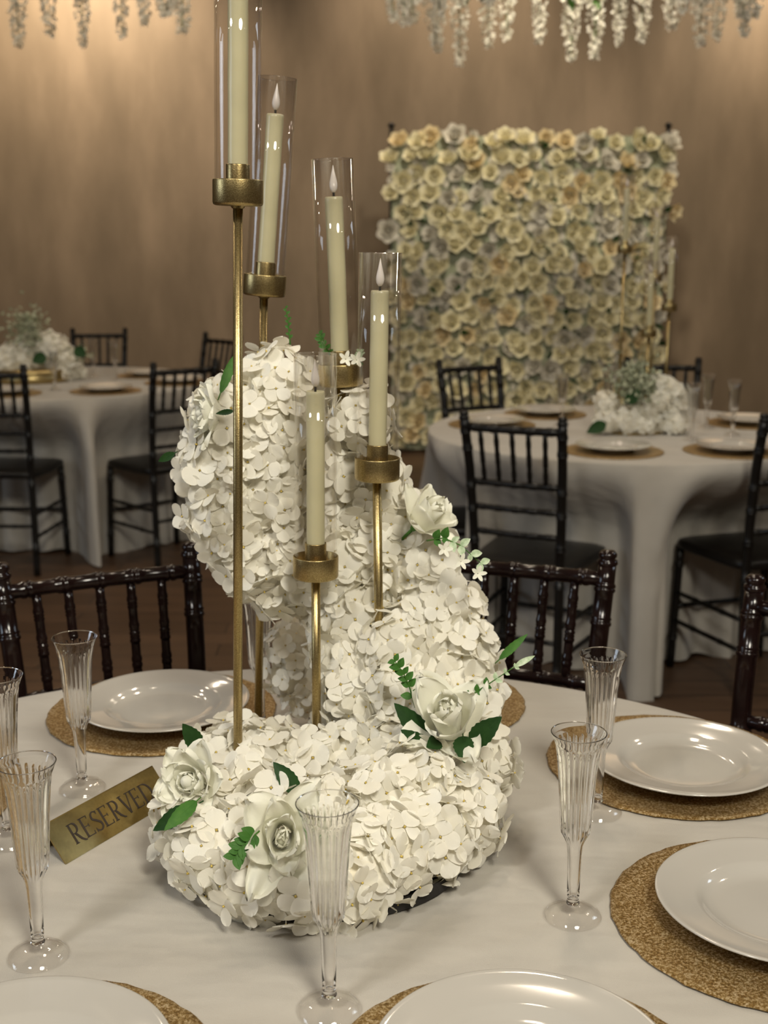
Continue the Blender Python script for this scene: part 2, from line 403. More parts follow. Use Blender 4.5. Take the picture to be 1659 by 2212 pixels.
def rib(t, i):
    z = outd[i][1]
    a = 0.085 * min(1, max(0, (z - 0.084) / 0.01)) * min(1, max(0, (0.186 - z) / 0.006))
    return 1 + a * (abs(cos(11 * t)) - 0.55)
fm = MB(); fm.lathe(outd, 176, 0, None, rib); fm.lathe(inner, 60)
FLUTE = fm.mesh('champagne_flute', M['plastic'])
ft = MB(); ft.lathe([(0.0285, 0.0), (0.0300, 0.0010), (0.0296, 0.0022), (0.0270, 0.0055), (0.0215, 0.0092), (0.0150, 0.0118), (0.0090, 0.0136), (0.0066, 0.0150)], 72)
ft.lathe([(0.0285, 0.0), (0.0262, 0.0036), (0.0205, 0.0076), (0.0140, 0.0102), (0.0080, 0.0120), (0.0020, 0.0124)], 72)
FOOT = ft.mesh('foot', M['glass'])
rm = MB(); rm.lathe([(0.02715 + 0.00055 * cos(a * pi / 4), H + 0.00055 * sin(a * pi / 4)) for a in range(8)], 96, close=True)
RIM = rm.mesh('rim', M['plastic'])

TZ = 0.7600
def place(c, label, pl=True, ch=True, tbl='', r=0.0):
    cx, cy = c
    if ch:
        o = link('charger_plate', CHARGER, loc=(cx, cy, TZ + 0.0005)); o.rotation_euler.z = r
        tag(o, 'gold woven charger ' + label[1], 'charger', 'gold woven chargers')
    if pl:
        o = link('dinner_plate', PLATE, loc=(cx + label[2] if len(label) > 2 else cx, cy + (label[3] if len(label) > 3 else 0), TZ + 0.0045))
        tag(o, 'ivory dinner plate ' + label[0], 'plate', 'ivory dinner plates')
def flute(c, label, ang=0.0):
    root = link('champagne_flute', FLUTE, loc=(c[0], c[1], TZ + 0.0005)); root.rotation_euler.z = ang
    tag(root, 'clear ribbed flute ' + label, 'glass', 'clear ribbed champagne flutes')
    link('rim', RIM, root); link('foot', FOOT, root)
near_set = [((-0.325, 1.699), ('behind the tall gold rods, nearest the left chair', 'under the plate behind the reserved sign', 0.004, -0.016)),
            ((0.382, 1.512), ('with bright ring reflections at the right of the near table', 'under the ring-lit plate at the right', 0.006, -0.026)),
            ((0.398, 1.130), ('at the lower right of the picture, nearest the right front flute', 'at the lower right edge of the picture on the near table', 0.004, 0.0)),
            ((-0.292, 0.858), ('cut off at the bottom left corner of the picture', 'under the plate in the bottom left corner', -0.002, 0.008)),
            ((0.110, 0.866), ('at the bottom edge, right of the front flute', 'peeking out under the plate at the bottom edge', 0.003, 0.011))]
for c, lb in near_set: place(c, lb, r=c[0] * 9)
place((0.045, 1.735), ('behind the flowers', 'half hidden behind the right side of the flower centrepiece'), pl=True)
place((-0.617, 1.412), ('', 'at the left edge of the near table, behind the middle left flute'), pl=False)
place((-0.555, 1.082), ('', 'at the left edge of the near table, beside the front left flute'), pl=False)
flute((-0.049, 0.980), 'in front of the flower centrepiece, at the bottom centre', 0.1)
flute((0.1925, 1.137), 'standing alone at the right, in front of the ring-lit plate', 0.3)
flute((0.2574, 1.372), 'just behind the right front flute, beside the ring-lit plate', 0.2)
flute((-0.380, 1.437), 'left of the gold rods, before the plate by the left chair', 0.15)
flute((-0.333, 1.065), 'in front of the reserved sign at the left', 0.22)
flute((-0.432, 1.300), 'cut by the left edge, behind the one before the reserved sign', 0.05)
flute((-0.175, 1.640), 'behind the two tallest gold rods, seen between them', 0.12)

far_set = [((0.65, 4.92), ('at the back of the table before the flower wall', 'under the back plate before the flower wall')),
           ((0.76, 4.02), ('on the right far table, between the black chair and the flowers', 'nearest the front chair of the table before the flower wall')),
           ((1.16, 4.02), ('on the right far table, at the right front of its flowers', 'at the right front of the table before the flower wall')),
           ((0.41, 4.63), ('at the left end of the table before the flower wall', 'at the left end of the table before the flower wall')),
           ((1.40, 4.66), ('at the right edge of the picture on the far table', 'at the right edge of the picture on the far table')),
           ((-1.74, 5.62), ('on the left far table, at the left edge of the picture', 'on the left far table, at the left edge of the picture')),
           ((-1.30, 5.72), ('on the left far table, with one bright glint', 'under the plate with one bright glint on the left far table')),
           ((-1.23, 6.42), ('at the back right of the left far table', 'at the back right of the left far table')),
           ((-1.02, 6.08), ('at the right end of the left far table, behind the chair spindles', 'at the right end of the left far table'))]
for c, lb in far_set: place(c, lb, r=c[0] * 7)
for c, lb in (((1.075, 4.25), 'on the table before the flower wall, just right of its flowers'), ((1.205, 4.55), 'rearmost of the three right of the far flowers'),
              ((1.250, 4.36), 'rightmost of the three right of the far flowers'), ((0.67, 4.60), 'on the table before the flower wall, behind its back plate'),
              ((0.87, 4.75), 'on the table before the flower wall, left against its flowers'),
              ((-1.50, 6.35), 'on the left far table, left one before the back chair'), ((-1.355, 6.20), 'on the left far table, right one before the back chair'),
              ((-1.545, 5.75), 'on the left far table, between its two front plates')):
    flute(c, lb)

# ------------------------------------------------------------------ chiavari chairs
def bamboo(mb, p0, p1, r, nodes, seg=10, bow=None):
    """turned rod with small double rings at the given fractions"""
    p0 = Vector(p0); p1 = Vector(p1); ts = [(0, 1.0)]
    L = (p1 - p0).length; e = 0.006 / L
    for t in nodes:
        for d, s in ((-2.0 * e, 1.0), (-1.2 * e, 1.17), (-0.4 * e, 1.18), (0, 1.02), (0.4 * e, 1.18), (1.2 * e, 1.17), (2.0 * e, 1.0)):
            if 0 < t + d < 1: ts.append((t + d, s))
    for k in range(1, 8): ts.append((k / 8 + 0.0007, 1.0))
    ts.append((1, 1.0)); ts.sort()
    out = []
    for t, s in ts:
        q = p0.lerp(p1, t)
        if bow: q = q + Vector(bow) * (4 * t * (1 - t))
        out.append((q, s * r))
    mb.tube([q for q, s in out], [s for q, s in out], seg)
    return mb
def make_chair(mat, detail=True):
    root = empty('chiavari_chair', (0, 0, 0))
    sg = 12 if detail else 8
    for sx in (-1, 1):
        mb = MB()
        pts = [(sx * 0.150, -0.205, 0.0), (sx * 0.146, -0.190, 0.20), (sx * 0.140, -0.175, 0.44), (sx * 0.144, -0.185, 0.58), (sx * 0.150, -0.208, 0.76), (sx * 0.157, -0.243, 0.915)]
        P = []; Rr = []
        for a, b in zip(pts, pts[1:]):
            a = Vector(a); b = Vector(b)
            for k in range(5): P.append(a.lerp(b, k / 5)); Rr.append(0.0155)
        P.append(Vector(pts[-1])); Rr.append(0.0150)
        # rings near the rails
        Q = []; S = []
        for q, r_ in zip(P, Rr):
            Q.append(q); S.append(r_)
        for z in (0.12, 0.40, 0.52, 0.625, 0.70, 0.82, 0.875):
            for dz, s_ in ((-0.008, 0.0155), (-0.005, 0.0178), (-0.001, 0.0178), (0, 0.0150), (0.001, 0.0178), (0.005, 0.0178), (0.008, 0.0155)):
                zz = z + dz
                for a, b in zip(P, P[1:]):
                    if a.z <= zz < b.z:
                        Q.append(a.lerp(b, (zz - a.z) / (b.z - a.z))); S.append(s_); break
        o = sorted(zip(Q, S), key=lambda t: t[0].z)
        mb.tube([a for a, b in o], [b for a, b in o], sg)
        # finial: small turned knob
        mb.lathe([(0.0152, -0.004), (0.0175, 0.0), (0.0165, 0.005), (0.0120, 0.007), (0.0150, 0.011), (0.0155, 0.016), (0.0110, 0.021), (0.0005, 0.0225)], sg, 0, Matrix.Translation(pts[-1]))
        link('back_post', mb.mesh('back_post', mat), root)
        mb = MB(); bamboo(mb, (sx * 0.178, 0.180, 0.0), (sx * 0.170, 0.165, 0.435), 0.0145, (0.25, 0.85), sg)
        link('leg', mb.mesh('leg', mat), root)
    def yz(z):  # y of the back posts and half width at height z
        pts = [(0.0, -0.205, .150), (0.2, -0.19, .146), (0.44, -0.175, .140), (0.58, -0.185, .144), (0.76, -0.208, .150), (0.915, -0.243, .157)]
        for a, b in zip(pts, pts[1:]):
            if a[0] <= z <= b[0]:
                t = (z - a[0]) / (b[0] - a[0]); return a[1] + (b[1] - a[1]) * t, a[2] + (b[2] - a[2]) * t
    for nm, z, r in (('top_rail', 0.888, 0.0125), ('back_rail', 0.715, 0.0105), ('back_rail', 0.635, 0.0095), ('back_rail', 0.555, 0.0095)):
        y, hw = yz(z); mb = MB()
        bamboo(mb, (-hw, y, z), (hw, y, z), r, (0.12, 0.31, 0.5, 0.69, 0.88), sg, bow=(0, -0.010, 0))
        link(nm, mb.mesh(nm, mat), root)
    for k in range(5):
        u = -0.667 + k * 0.3335
        y0, h0 = yz(0.715); y1, h1 = yz(0.888); mb = MB()
        b_ = -0.010 * (1 - u * u)
        bamboo(mb, (u * h0, y0 + b_, 0.718), (u * h1, y1 + b_, 0.882), 0.0078, (0.18, 0.42, 0.52, 0.78), sg)
        link('spindle', mb.mesh('spindle', mat), root)
    # seat: softly domed pad on a frame
    mb = MB(); N = 40
    def outline(t):
        c, s_ = cos(t), sin(t); e = 0.30
        x = math.copysign(abs(c) ** e, c); y = math.copysign(abs(s_) ** e, s_)
        return x * (0.178 + 0.018 * y), y * 0.186 - 0.002
    rings = [(1.0, 0.432), (1.02, 0.437), (1.02, 0.452), (1.0, 0.459), (0.93, 0.464), (0.6, 0.468), (0.3, 0.469), (0.02, 0.470)]
    vs = [(outline(2 * pi * k / N)[0] * a, outline(2 * pi * k / N)[1] * a, z) for a, z in rings for k in range(N)]
    fs = [(i * N + k, i * N + (k + 1) % N, (i + 1) * N + (k + 1) % N, (i + 1) * N + k) for i in range(len(rings) - 1) for k in range(N)]
    fs.append(tuple(range(N))[::-1]); mb.add(vs, fs)
    link('seat', mb.mesh('seat', mat), root)
    ss = (('stretcher', (-0.149, -0.195, 0.17), (-0.176, 0.175, 0.17)), ('stretcher', (0.149, -0.195, 0.17), (0.176, 0.175, 0.17)),
          ('stretcher', (-0.147, -0.190, 0.27), (-0.174, 0.172, 0.27)), ('stretcher', (0.147, -0.190, 0.27), (0.174, 0.172, 0.27)),
          ('stretcher', (-0.174, 0.173, 0.22), (0.174, 0.173, 0.22)), ('stretcher', (-0.147, -0.191, 0.22), (0.147, -0.191, 0.22)))
    for nm, a, b in ss:
        mb = MB(); bamboo(mb, a, b, 0.0085, (0.3, 0.7), 8); link(nm, mb.mesh(nm, mat), root)
    return root
chair_near = make_chair(M['mahogany'])
chair_far = make_chair(M['black_wood'], False)
used = set()
def put_chair(proto, top, face, label, group):
    """top: middle of the top rail on plan; face: direction the sitter looks"""
    f = Vector((face[0], face[1], 0)).normalized()
    c = proto if proto.name not in used else copy_tree(proto)
    used.add(proto.name)
    p = Vector((top[0], top[1], 0)) + f * 0.243
    c.location = (p.x, p.y, 0); c.rotation_euler = (0, 0, math.atan2(-f.x, f.y))
    tag(c, label, 'chair', group); return c
G1 = 'dark chiavari chairs pushed up to the near table'; G2 = 'black chiavari chairs round the far tables'
put_chair(chair_near, (-0.470, 1.957), (0.44, -0.898), 'glossy dark mahogany spindle-back chair behind the left plate of the near table', G1)
put_chair(chair_near, (0.222, 2.020), (-0.32, -0.947), 'glossy dark mahogany spindle-back chair right behind the flower centrepiece', G1)
put_chair(chair_near, (0.690, 1.715), (-0.64, -0.768), 'glossy dark chair cut by the right edge of the picture at the near table', G1)
put_chair(chair_far, (0.384, 3.645), (0.45, 0.89), 'black chair seen from behind in front of the table by the flower wall', G2)
put_chair(chair_far, (1.290, 3.700), (-0.30, 0.95), 'black chair cut by the right edge, at the table by the flower wall', G2)
put_chair(chair_far, (0.380, 5.490), (0.48, -0.877), 'black chair standing directly before the flower wall, at the left end', G2)
put_chair(chair_far, (1.256, 5.545), (-0.14, -0.99), 'black chair before the right corner of the flower wall, behind the far flowers', G2)
put_chair(chair_far, (-0.06, 4.40), (1.0, -0.10), 'black chair mostly hidden by the centrepiece, only its seat corner showing', G2)
put_chair(chair_far, (-1.683, 5.206), (0.03, 1.0), 'black chair cut by the left edge, seen from behind at the left far table', G2)
put_chair(chair_far, (-0.873, 5.392), (-0.65, 0.76), 'black chair turned left, standing at the right front of the left far table', G2)
put_chair(chair_far, (-1.733, 7.520), (0.10, -0.99), 'black chair on the far side of the left far table, behind its flutes', G2)
put_chair(chair_far, (-0.923, 7.060), (-0.70, -0.71), 'black chair behind the tallest gold rod, at the back right of the left far table', G2)
put_chair(chair_far, (-0.560, 6.350), (-1.0, -0.05), 'black chair mostly hidden by the top of the centrepiece, one post showing', G2)

# ------------------------------------------------------------------ flowers
def floret_mb(seed, L=0.0185, W=0.0205, nu=5, nv=7):
    rr = random.Random(seed); mb = MB()
    for k in range(4):
        a0 = k * pi / 2 + rr.uniform(-0.16, 0.16); tilt = rr.uniform(0.02, 0.5); tw = rr.uniform(-0.45, 0.45)
        l_ = L * rr.uniform(0.88, 1.12); w_ = W * rr.uniform(0.9, 1.12); curl = rr.uniform(-0.5, 0.9); cup = rr.uniform(-0.35, 0.8)
        lift = 0.0006 * k; f1 = rr.uniform(0, 6); rip = rr.uniform(0.0004, 0.0011)
        def fn(u, v):
            s = (u - 0.5) * 2; vv = 0.5 - 0.5 * cos(pi * (0.10 + 0.90 * v)); c_ = 2 * vv - 1
            hw = w_ * 0.5 * max(0.02, 1 - abs(c_) ** 2.3) ** 0.5 * (0.45 + 0.55 * min(1, vv * 2.2) ** 0.8)
            x = s * hw; y = 0.0012 + l_ * vv
            z = lift + tilt * y * 0.55 + curl * (vv ** 2) * l_ * 0.22 - cup * (s * s) * hw * 0.35 * vv + rip * sin(7 * s + f1) * vv
            z += tw * x * 0.6
            return (x * cos(a0) - y * sin(a0), x * sin(a0) + y * cos(a0), z)
        mb.grid(fn, nu, nv)
    c = MB(); c.lathe([(0.0003, 0.0030), (0.0009, 0.0026), (0.0012, 0.0012), (0.0009, 0)], 6)
    mb.merge(c, mi=1)
    mb.tube([(0, 0, 0.0006), (0.0006, 0.0003, -0.010), (0, 0, -0.020)], 0.0006, 5)
    return mb
FL = [floret_mb(100 + i) for i in range(8)]
FLM = [f.mesh('floret', [M['petal'], M['pollen']]) for f in FL]
FLO = [floret_mb(200 + i, nu=3, nv=5) for i in range(5)]      # lighter ones for the joined mass

def petal(mb, L, W, phi0, phi1, th, r0, z0, rho, mi=0, nu=6, nv=6, ruf=0.0, seed=0, pointed=0.0, mat=None):
    """curved petal: leaves the axis at angle phi0, ends at phi1 (0 = up, pi/2 = out)"""
    rr = random.Random(seed); f1 = rr.uniform(0, 6)
    steps = 24; rs = [r0]; zs = [z0]
    for i in range(steps):
        t = (i + 0.5) / steps; ph = phi0 + (phi1 - phi0) * t ** 1.6
        rs.append(rs[-1] + L / steps * sin(ph)); zs.append(zs[-1] + L / steps * cos(ph))
    def fn(u, v):
        s = (u - 0.5) * 2; v = 0.5 - 0.5 * cos(pi * (0.04 + 0.96 * v)); vv = v
        i = min(steps, vv * steps); i0 = int(i); i1 = min(steps, i0 + 1); fr = i - i0
        R_ = rs[i0] * (1 - fr) + rs[i1] * fr; Z_ = zs[i0] * (1 - fr) + zs[i1] * fr
        hw = W * 0.5 * (0.55 + 0.45 * min(1, v * 2)) * max(0.01, 1 - max(0, (v - 0.35) / 0.65) ** 2.6) ** 0.5
        a = s * hw / rho
        x = R_ - (1 - cos(a)) * rho; y = sin(a) * rho
        Z_ += ruf * L * sin(5 * s + f1) * v * v; x += ruf * L * 0.8 * cos(6 * s + f1 * 2) * v * v
        return (x * cos(th) - y * sin(th), x * sin(th) + y * cos(th), Z_)
    mb.grid(fn, nu, nv, mi, mat)
def rose_parts(kind, s, seed):
    """list of (name, MB) building a rose looking up +Z, base at origin"""
    rr = random.Random(seed); parts = []
    if kind == 'open':
        rings = [(3, .55, .55, -.05, -.45, .06, .16), (4, .62, .70, .05, -.35, .12, .22), (5, .70, .80, .14, -.15, .20, .32), (5, .80, .95, .30, .15, .28, .42), (6, .88, 1.05, .50, .65, .34, .55), (6, .98, 1.15, .80, 1.15, .38, .75)]
    elif kind == 'tall':
        rings = [(3, .90, .60, .0, -.35, .08, .20), (3, 1.0, .85, .06, -.1, .16, .30), (4, 1.15, 1.1, .20, .35, .24, .42), (4, 1.35, 1.35, .40, .85, .30, .60), (4, 1.5, 1.5, .70, 1.35, .34, .80)]
    else:
        rings = [(3, 1.15, .75, .04, -.45, .10, .20), (3, 1.25, 1.05, .12, -.28, .20, .30), (3, 1.30, 1.30, .20, -.02, .28, .40), (3, 1.30, 1.45, .42, .45, .32, .52), (4, 1.20, 1.35, .80, 1.15, .34, .75)]
    for ri, (n_, L, W, p0, p1, r0, rho) in enumerate(rings):
        for k in range(n_):
            mb = MB()
            petal(mb, L * s * rr.uniform(.92, 1.08), W * s * rr.uniform(.92, 1.08), p0 + rr.uniform(-.06, .06), p1 + rr.uniform(-.18, .18), 2 * pi * k / n_ + ri * 0.7 + rr.uniform(-.15, .15), r0 * s, 0.0, rho * s, 0, 10, 9, 0.025 + 0.018 * ri, seed * 50 + ri * 9 + k)
            parts.append(('petal', mb))
    return parts
def leaf_mb(L, W, seg=14, serr=0.05, curl=0.25, fold=0.3):
    """pointed leaf along +Y from the origin, thin but closed by a mid rib"""
    mb = MB(); left = []; mid = []; right = []
    for i in range(seg + 1):
        t = i / seg; w_ = W * 0.5 * (sin(pi * t ** 0.82) ** 0.8 if 0 < t < 1 else 0.02) * (1 + (serr if i % 2 else -serr))
        y = t * L; z = curl * L * (t * t * -0.6 + t * 0.25)
        left.append((-w_, y, z + w_ * fold)); mid.append((0, y, z)); right.append((w_, y, z + w_ * fold))
    vs = left + mid + right; n_ = seg + 1
    fs = [(i, n_ + i, n_ + i + 1, i + 1) for i in range(seg)] + [(n_ + i, 2 * n_ + i, 2 * n_ + i + 1, n_ + i + 1) for i in range(seg)]
    mb.add(vs, fs)
    mb.tube([(0, -0.15 * L, -0.03 * L)] + [Vector(q) - Vector((0, 0, 0.0003)) for q in mid[::3]], [0.0007] + [0.0006 * (1 - k / 6) + 0.0002 for k in range(len(mid[::3]))], 5)
    return mb
def leaf_frame(a, b, toward):
    a = Vector(a); b = Vector(b); y = (b - a).normalized(); z = (Vector(toward) - a); z = (z - y * z.dot(y)).normalized()
    x = y.cross(z)
    return Matrix(((x.x, y.x, z.x, a.x), (x.y, y.y, z.y, a.y), (x.z, y.z, z.z, a.z), (0, 0, 0, 1)))

def fib(n_):
    g = pi * (3 - sqrt(5)); out = []
    for i in range(n_):
        z = 1 - 2 * (i + 0.5) / n_; r = sqrt(1 - z * z); out.append(Vector((r * cos(g * i), r * sin(g * i), z)))
    return out

HEADS = [(-0.1328,1.53,1.249,0.055),(-0.1851,1.5,1.2154,0.055),(-0.1996,1.49,1.1622,0.055),(-0.1926,1.49,1.1038,0.054),(-0.166,1.5,1.0538,0.055),(-0.1283,1.51,1.0178,0.05),(-0.0772,1.57,1.2114,0.055),(-0.0524,1.57,1.1812,0.05),(-0.0328,1.5,1.2212,0.04),(-0.1381,1.5,1.1953,0.055),(-0.0757,1.525,1.1559,0.055),(-0.1422,1.5,1.137,0.055),(-0.0823,1.525,1.09,0.055),(-0.0263,1.535,1.1241,0.055),(-0.1252,1.505,1.0706,0.052),(-0.0205,1.535,1.0634,0.055),(0.017,1.54,1.0775,0.052),(-0.0647,1.515,1.0257,0.055),(-0.0057,1.535,1.0079,0.053),(0.0409,1.53,1.0247,0.055),(-0.0499,1.5,0.9686,0.053),(0.0093,1.53,0.9594,0.052),(0.0681,1.5,0.9748,0.055),(0.0221,1.45,0.9422,0.052),(0.0865,1.47,0.9262,0.055),(-0.0456,1.485,0.9149,0.05),(-0.0315,1.45,0.8814,0.048),(0.0286,1.42,0.9018,0.05),(0.0894,1.44,0.8852,0.055),(-0.1265,1.62,0.8949,0.033),(-0.1319,1.63,0.8441,0.034),(-0.1156,1.63,0.8077,0.025),(0.0801,1.2618,0.81,0.052),(0.0425,1.2113,0.808,0.052),(-0.0022,1.1726,0.808,0.05),(-0.041,1.135,0.806,0.048),(-0.0814,1.1285,0.806,0.05),(-0.1261,1.1425,0.806,0.05),(-0.1682,1.1763,0.806,0.05),(-0.199,1.2363,0.81,0.05),(0.0997,1.3654,0.82,0.055),(0.0339,1.2747,0.83,0.055),(-0.0149,1.2401,0.83,0.05),(-0.0611,1.2004,0.828,0.05),(-0.1145,1.222,0.828,0.05),(-0.1637,1.2781,0.82,0.05),(-0.033,1.372,0.82,0.05),(-0.0827,1.366,0.815,0.048),(-0.1446,1.3766,0.815,0.05),(-0.1971,1.3945,0.81,0.045),(0.0169,1.3717,0.835,0.05),(0.0639,1.3732,0.845,0.05),(-0.1375,1.4859,0.795,0.036),(-0.1848,1.4816,0.8,0.04),(-0.0536,1.4882,0.81,0.04)]
ROSES = [((-0.2075,1.225,0.8668),(-0.35, -0.85, 0.5),0.038,'open'),((-0.0994,1.115,0.861),(0.12, -0.86, 0.5),0.036,'tall'),((0.0731,1.315,0.8991),(-0.1, -0.62, 0.78),0.045,'bud'),((-0.2092,1.452,1.2335),(-0.9, -0.35, 0.15),0.035,'open'),((0.0488,1.475,1.1012),(0.6, -0.4, 0.7),0.035,'bud')]
LEAVES = [((-0.09,1.2,0.8652),(-0.1147,1.205,0.897),0.017,0),((-0.21,1.31,0.8686),(-0.2252,1.3,0.9008),0.018,0),((-0.1978,1.2,0.8531),(-0.2418,1.19,0.8295),0.017,0),((-0.1951,1.185,0.8645),(-0.2209,1.15,0.8518),0.014,1),((-0.0903,1.11,0.8323),(-0.0808,1.1,0.8128),0.016,0),((-0.1014,1.12,0.8208),(-0.0841,1.1,0.8068),0.012,0),((0.0506,1.315,0.8766),(0.0149,1.31,0.9207),0.021,0),((0.0527,1.3,0.8689),(0.022,1.29,0.8982),0.018,0),((0.0972,1.3,0.8774),(0.1275,1.285,0.9151),0.022,0),((0.0888,1.295,0.8906),(0.0887,1.265,0.8748),0.02,0),((0.0626,1.29,0.8872),(0.0489,1.27,0.889),0.016,0),((-0.1925,1.44,1.2597),(-0.1763,1.46,1.3041),0.01,1),((-0.1761,1.43,1.2403),(-0.1955,1.425,1.2382),0.006,0),((0.14,1.42,0.9375),(0.1719,1.42,0.9687),0.009,1),((-0.2537,1.47,1.1841),(-0.2737,1.47,1.1738),0.009,0),((-0.0198,1.24,0.8761),(-0.0146,1.22,0.8638),0.016,0)]
SPRIGS = [([(0.0363,1.345,0.9053),(0.0291,1.34,0.9333),(0.0226,1.335,0.9503),(0.0124,1.33,0.9671)],0.0145,0),([(0.0867,1.335,0.9149),(0.1064,1.33,0.9303),(0.1273,1.33,0.9449),(0.1492,1.33,0.9605)],0.0098,1),([(0.0513,1.43,1.084),(0.0703,1.41,1.0922),(0.0903,1.405,1.0844),(0.1146,1.41,1.0617)],0.015,2),([(-0.1214,1.1,0.8736),(-0.1294,1.09,0.8704),(-0.137,1.085,0.8642),(-0.1428,1.08,0.8572)],0.016,0),([(-0.1139,1.5,1.3118),(-0.1153,1.5,1.3286),(-0.1162,1.5,1.3424),(-0.1188,1.5,1.3563)],0.006,0),([(-0.0646,1.5,1.295),(-0.0691,1.49,1.3087),(-0.0751,1.49,1.3165),(-0.0778,1.49,1.3254)],0.009,0),([(-0.0364,1.5,1.2809),(-0.0323,1.495,1.2899),(-0.0305,1.49,1.2987),(-0.0288,1.49,1.3054)],0.008,2)]
STICKS = [((-0.175,1.36,0.77),(-0.1565,1.36,1.4989),(0.0254,0.0,0.9997)),((-0.1728,1.5793,0.77),(-0.1521,1.6,1.3935),(0.084,0.0,0.9965)),((-0.0485,1.5,0.77),(-0.0533,1.5,1.2894),(-0.0316,0.0,0.9995)),((-0.0039,1.45,0.77),(-0.008,1.45,1.1818),(0.0168,0.0,0.9999)),((-0.0836,1.42,0.77),(-0.0815,1.42,1.0682),(0.0097,0.0,1.0))]
FAR_STICKS = [((0.856,4.46,0.77),(0.856,4.46,1.4281),(0,0,1)),((1.0023,4.62,0.77),(1.0023,4.62,1.3243),(0,0,1)),((1.0332,4.5,0.77),(1.0332,4.5,1.2217),(0,0,1)),((0.9423,4.4,0.77),(0.9423,4.4,1.1354),(0,0,1))]
RHEADS = [(0.8012,4.42,0.8751,0.04),(0.8036,4.42,0.8128,0.045),(0.8741,4.42,0.8128,0.055),(0.8671,4.42,0.7789,0.04),(0.9481,4.42,0.8465,0.055),(0.9922,4.42,0.8009,0.055),(0.9966,4.42,0.8852,0.04),(1.0408,4.42,0.8381,0.045),(1.0515,4.42,0.7908,0.04),(0.9344,4.42,0.7789,0.04)]
LHEADS = [(-1.8875,6.2,0.8619,0.075),(-1.8156,6.2,0.8921,0.075),(-1.7705,6.2,0.9453,0.06),(-1.6969,6.2,0.9315,0.07),(-1.6462,6.2,0.9222,0.065),(-1.5886,6.2,0.8689,0.06),(-1.6902,6.2,0.8457,0.07),(-1.7959,6.2,0.834,0.075),(-1.5755,6.2,0.8107,0.05),(-1.8908,6.2,0.8107,0.07),(-1.5536,6.2,0.7827,0.04),(-1.6131,6.2,0.764,0.045)]
EYE = Vector((0, -0.1, 1.9))      # open side of the arrangement: florets there are kept as single pieces

base = Vector((-0.07, 1.27, TZ))
cp = empty('flower_centerpiece', base, label='large S-shaped centrepiece of white hydrangeas and roses on the near table', cat='flowers')
# shallow black tray below the flowers and the bent foam-covered arm inside them
tr = MB(); tr.lathe([(0.0005, 0.0), (0.97, 0.0), (1.0, 0.004), (1.0, 0.018), (0.985, 0.018), (0.97, 0.008), (0.0005, 0.006)], 48, 0, Matrix.Diagonal((0.155, 0.135, 1, 1)))
link('tray', tr.mesh('tray', M['wick'], False), cp, loc=(0.005, -0.015, 0.0006))
arm = MB()
path = [(-0.13, 1.55, 1.24), (-0.16, 1.52, 1.13), (-0.10, 1.50, 1.05), (-0.02, 1.52, 0.98), (0.05, 1.50, 0.92), (0.06, 1.44, 0.86), (0.04, 1.34, 0.80), (-0.03, 1.26, 0.79), (-0.10, 1.24, 0.79)]
arm.tube([Vector(q) - base for q in path], [0.010, 0.025, 0.03, 0.03, 0.03, 0.03, 0.028, 0.02, 0.012], 10)
link('inner_frame', arm.mesh('inner_frame', M['core']), cp)

cands = []; head_objs = []
for hi, (hx, hy, hz, hr) in enumerate(HEADS):
    hc = Vector((hx, hy, hz)); nf = max(16, int(66 * (hr / 0.055) ** 2)); mass = MB()
    mass.ball((0, 0, 0), hr * 0.80, 2, 14, 9)
    rot = Matrix.Rotation(RND.uniform(0, 6.28), 4, 'Z') @ Matrix.Rotation(RND.uniform(0, 6.28), 4, 'X')
    keep = []
    for d in fib(nf):
        d = (rot @ d).normalized(); rad = hr * RND.uniform(0.80, 1.07); p_ = hc + d * rad
        if p_.z < TZ + 0.012: continue
        if any((p_ - Vector(o[:3])).length < o[3] * 0.80 for j, o in enumerate(HEADS) if j != hi): continue
        dd = (d + Vector((RND.uniform(-.5, .5), RND.uniform(-.5, .5), RND.uniform(-.5, .5))) * 0.95).normalized()
        sc_ = RND.uniform(0.85, 1.16) * (0.72 if hr < 0.04 else 1)
        mw = Matrix.Translation(p_ - hc) @ frame_z(dd, RND.uniform(0, 6.28)) @ Matrix.Scale(sc_, 4)
        vis = (EYE - p_).normalized().dot(d); keep.append((vis, mw))
    head_objs.append((hc, mass, keep))
    for k, (vis, mw) in enumerate(keep):
        if vis > 0.35: cands.append((p_.y - 0.25 * vis, hi, k))
cands.sort(); single = set((h, k) for _, h, k in cands[:300])
for hi, (hc, mass, keep) in enumerate(head_objs):
    for k, (vis, mw) in enumerate(keep):
        if (hi, k) not in single: mass.merge(RND.choice(FL if vis > 0.1 else FLO), mw, None)
    # materials: 0 petal, 1 pollen/core
    h = link('hydrangea_head', mass.mesh('hydrangea_head', [M['petal'], M['pollen'], M['core']]), cp, loc=hc - base)
    h['kind'] = 'stuff'
    for k, (vis, mw) in enumerate(keep):
        if (hi, k) in single: link('floret', RND.choice(FLM), h, mw=mw)
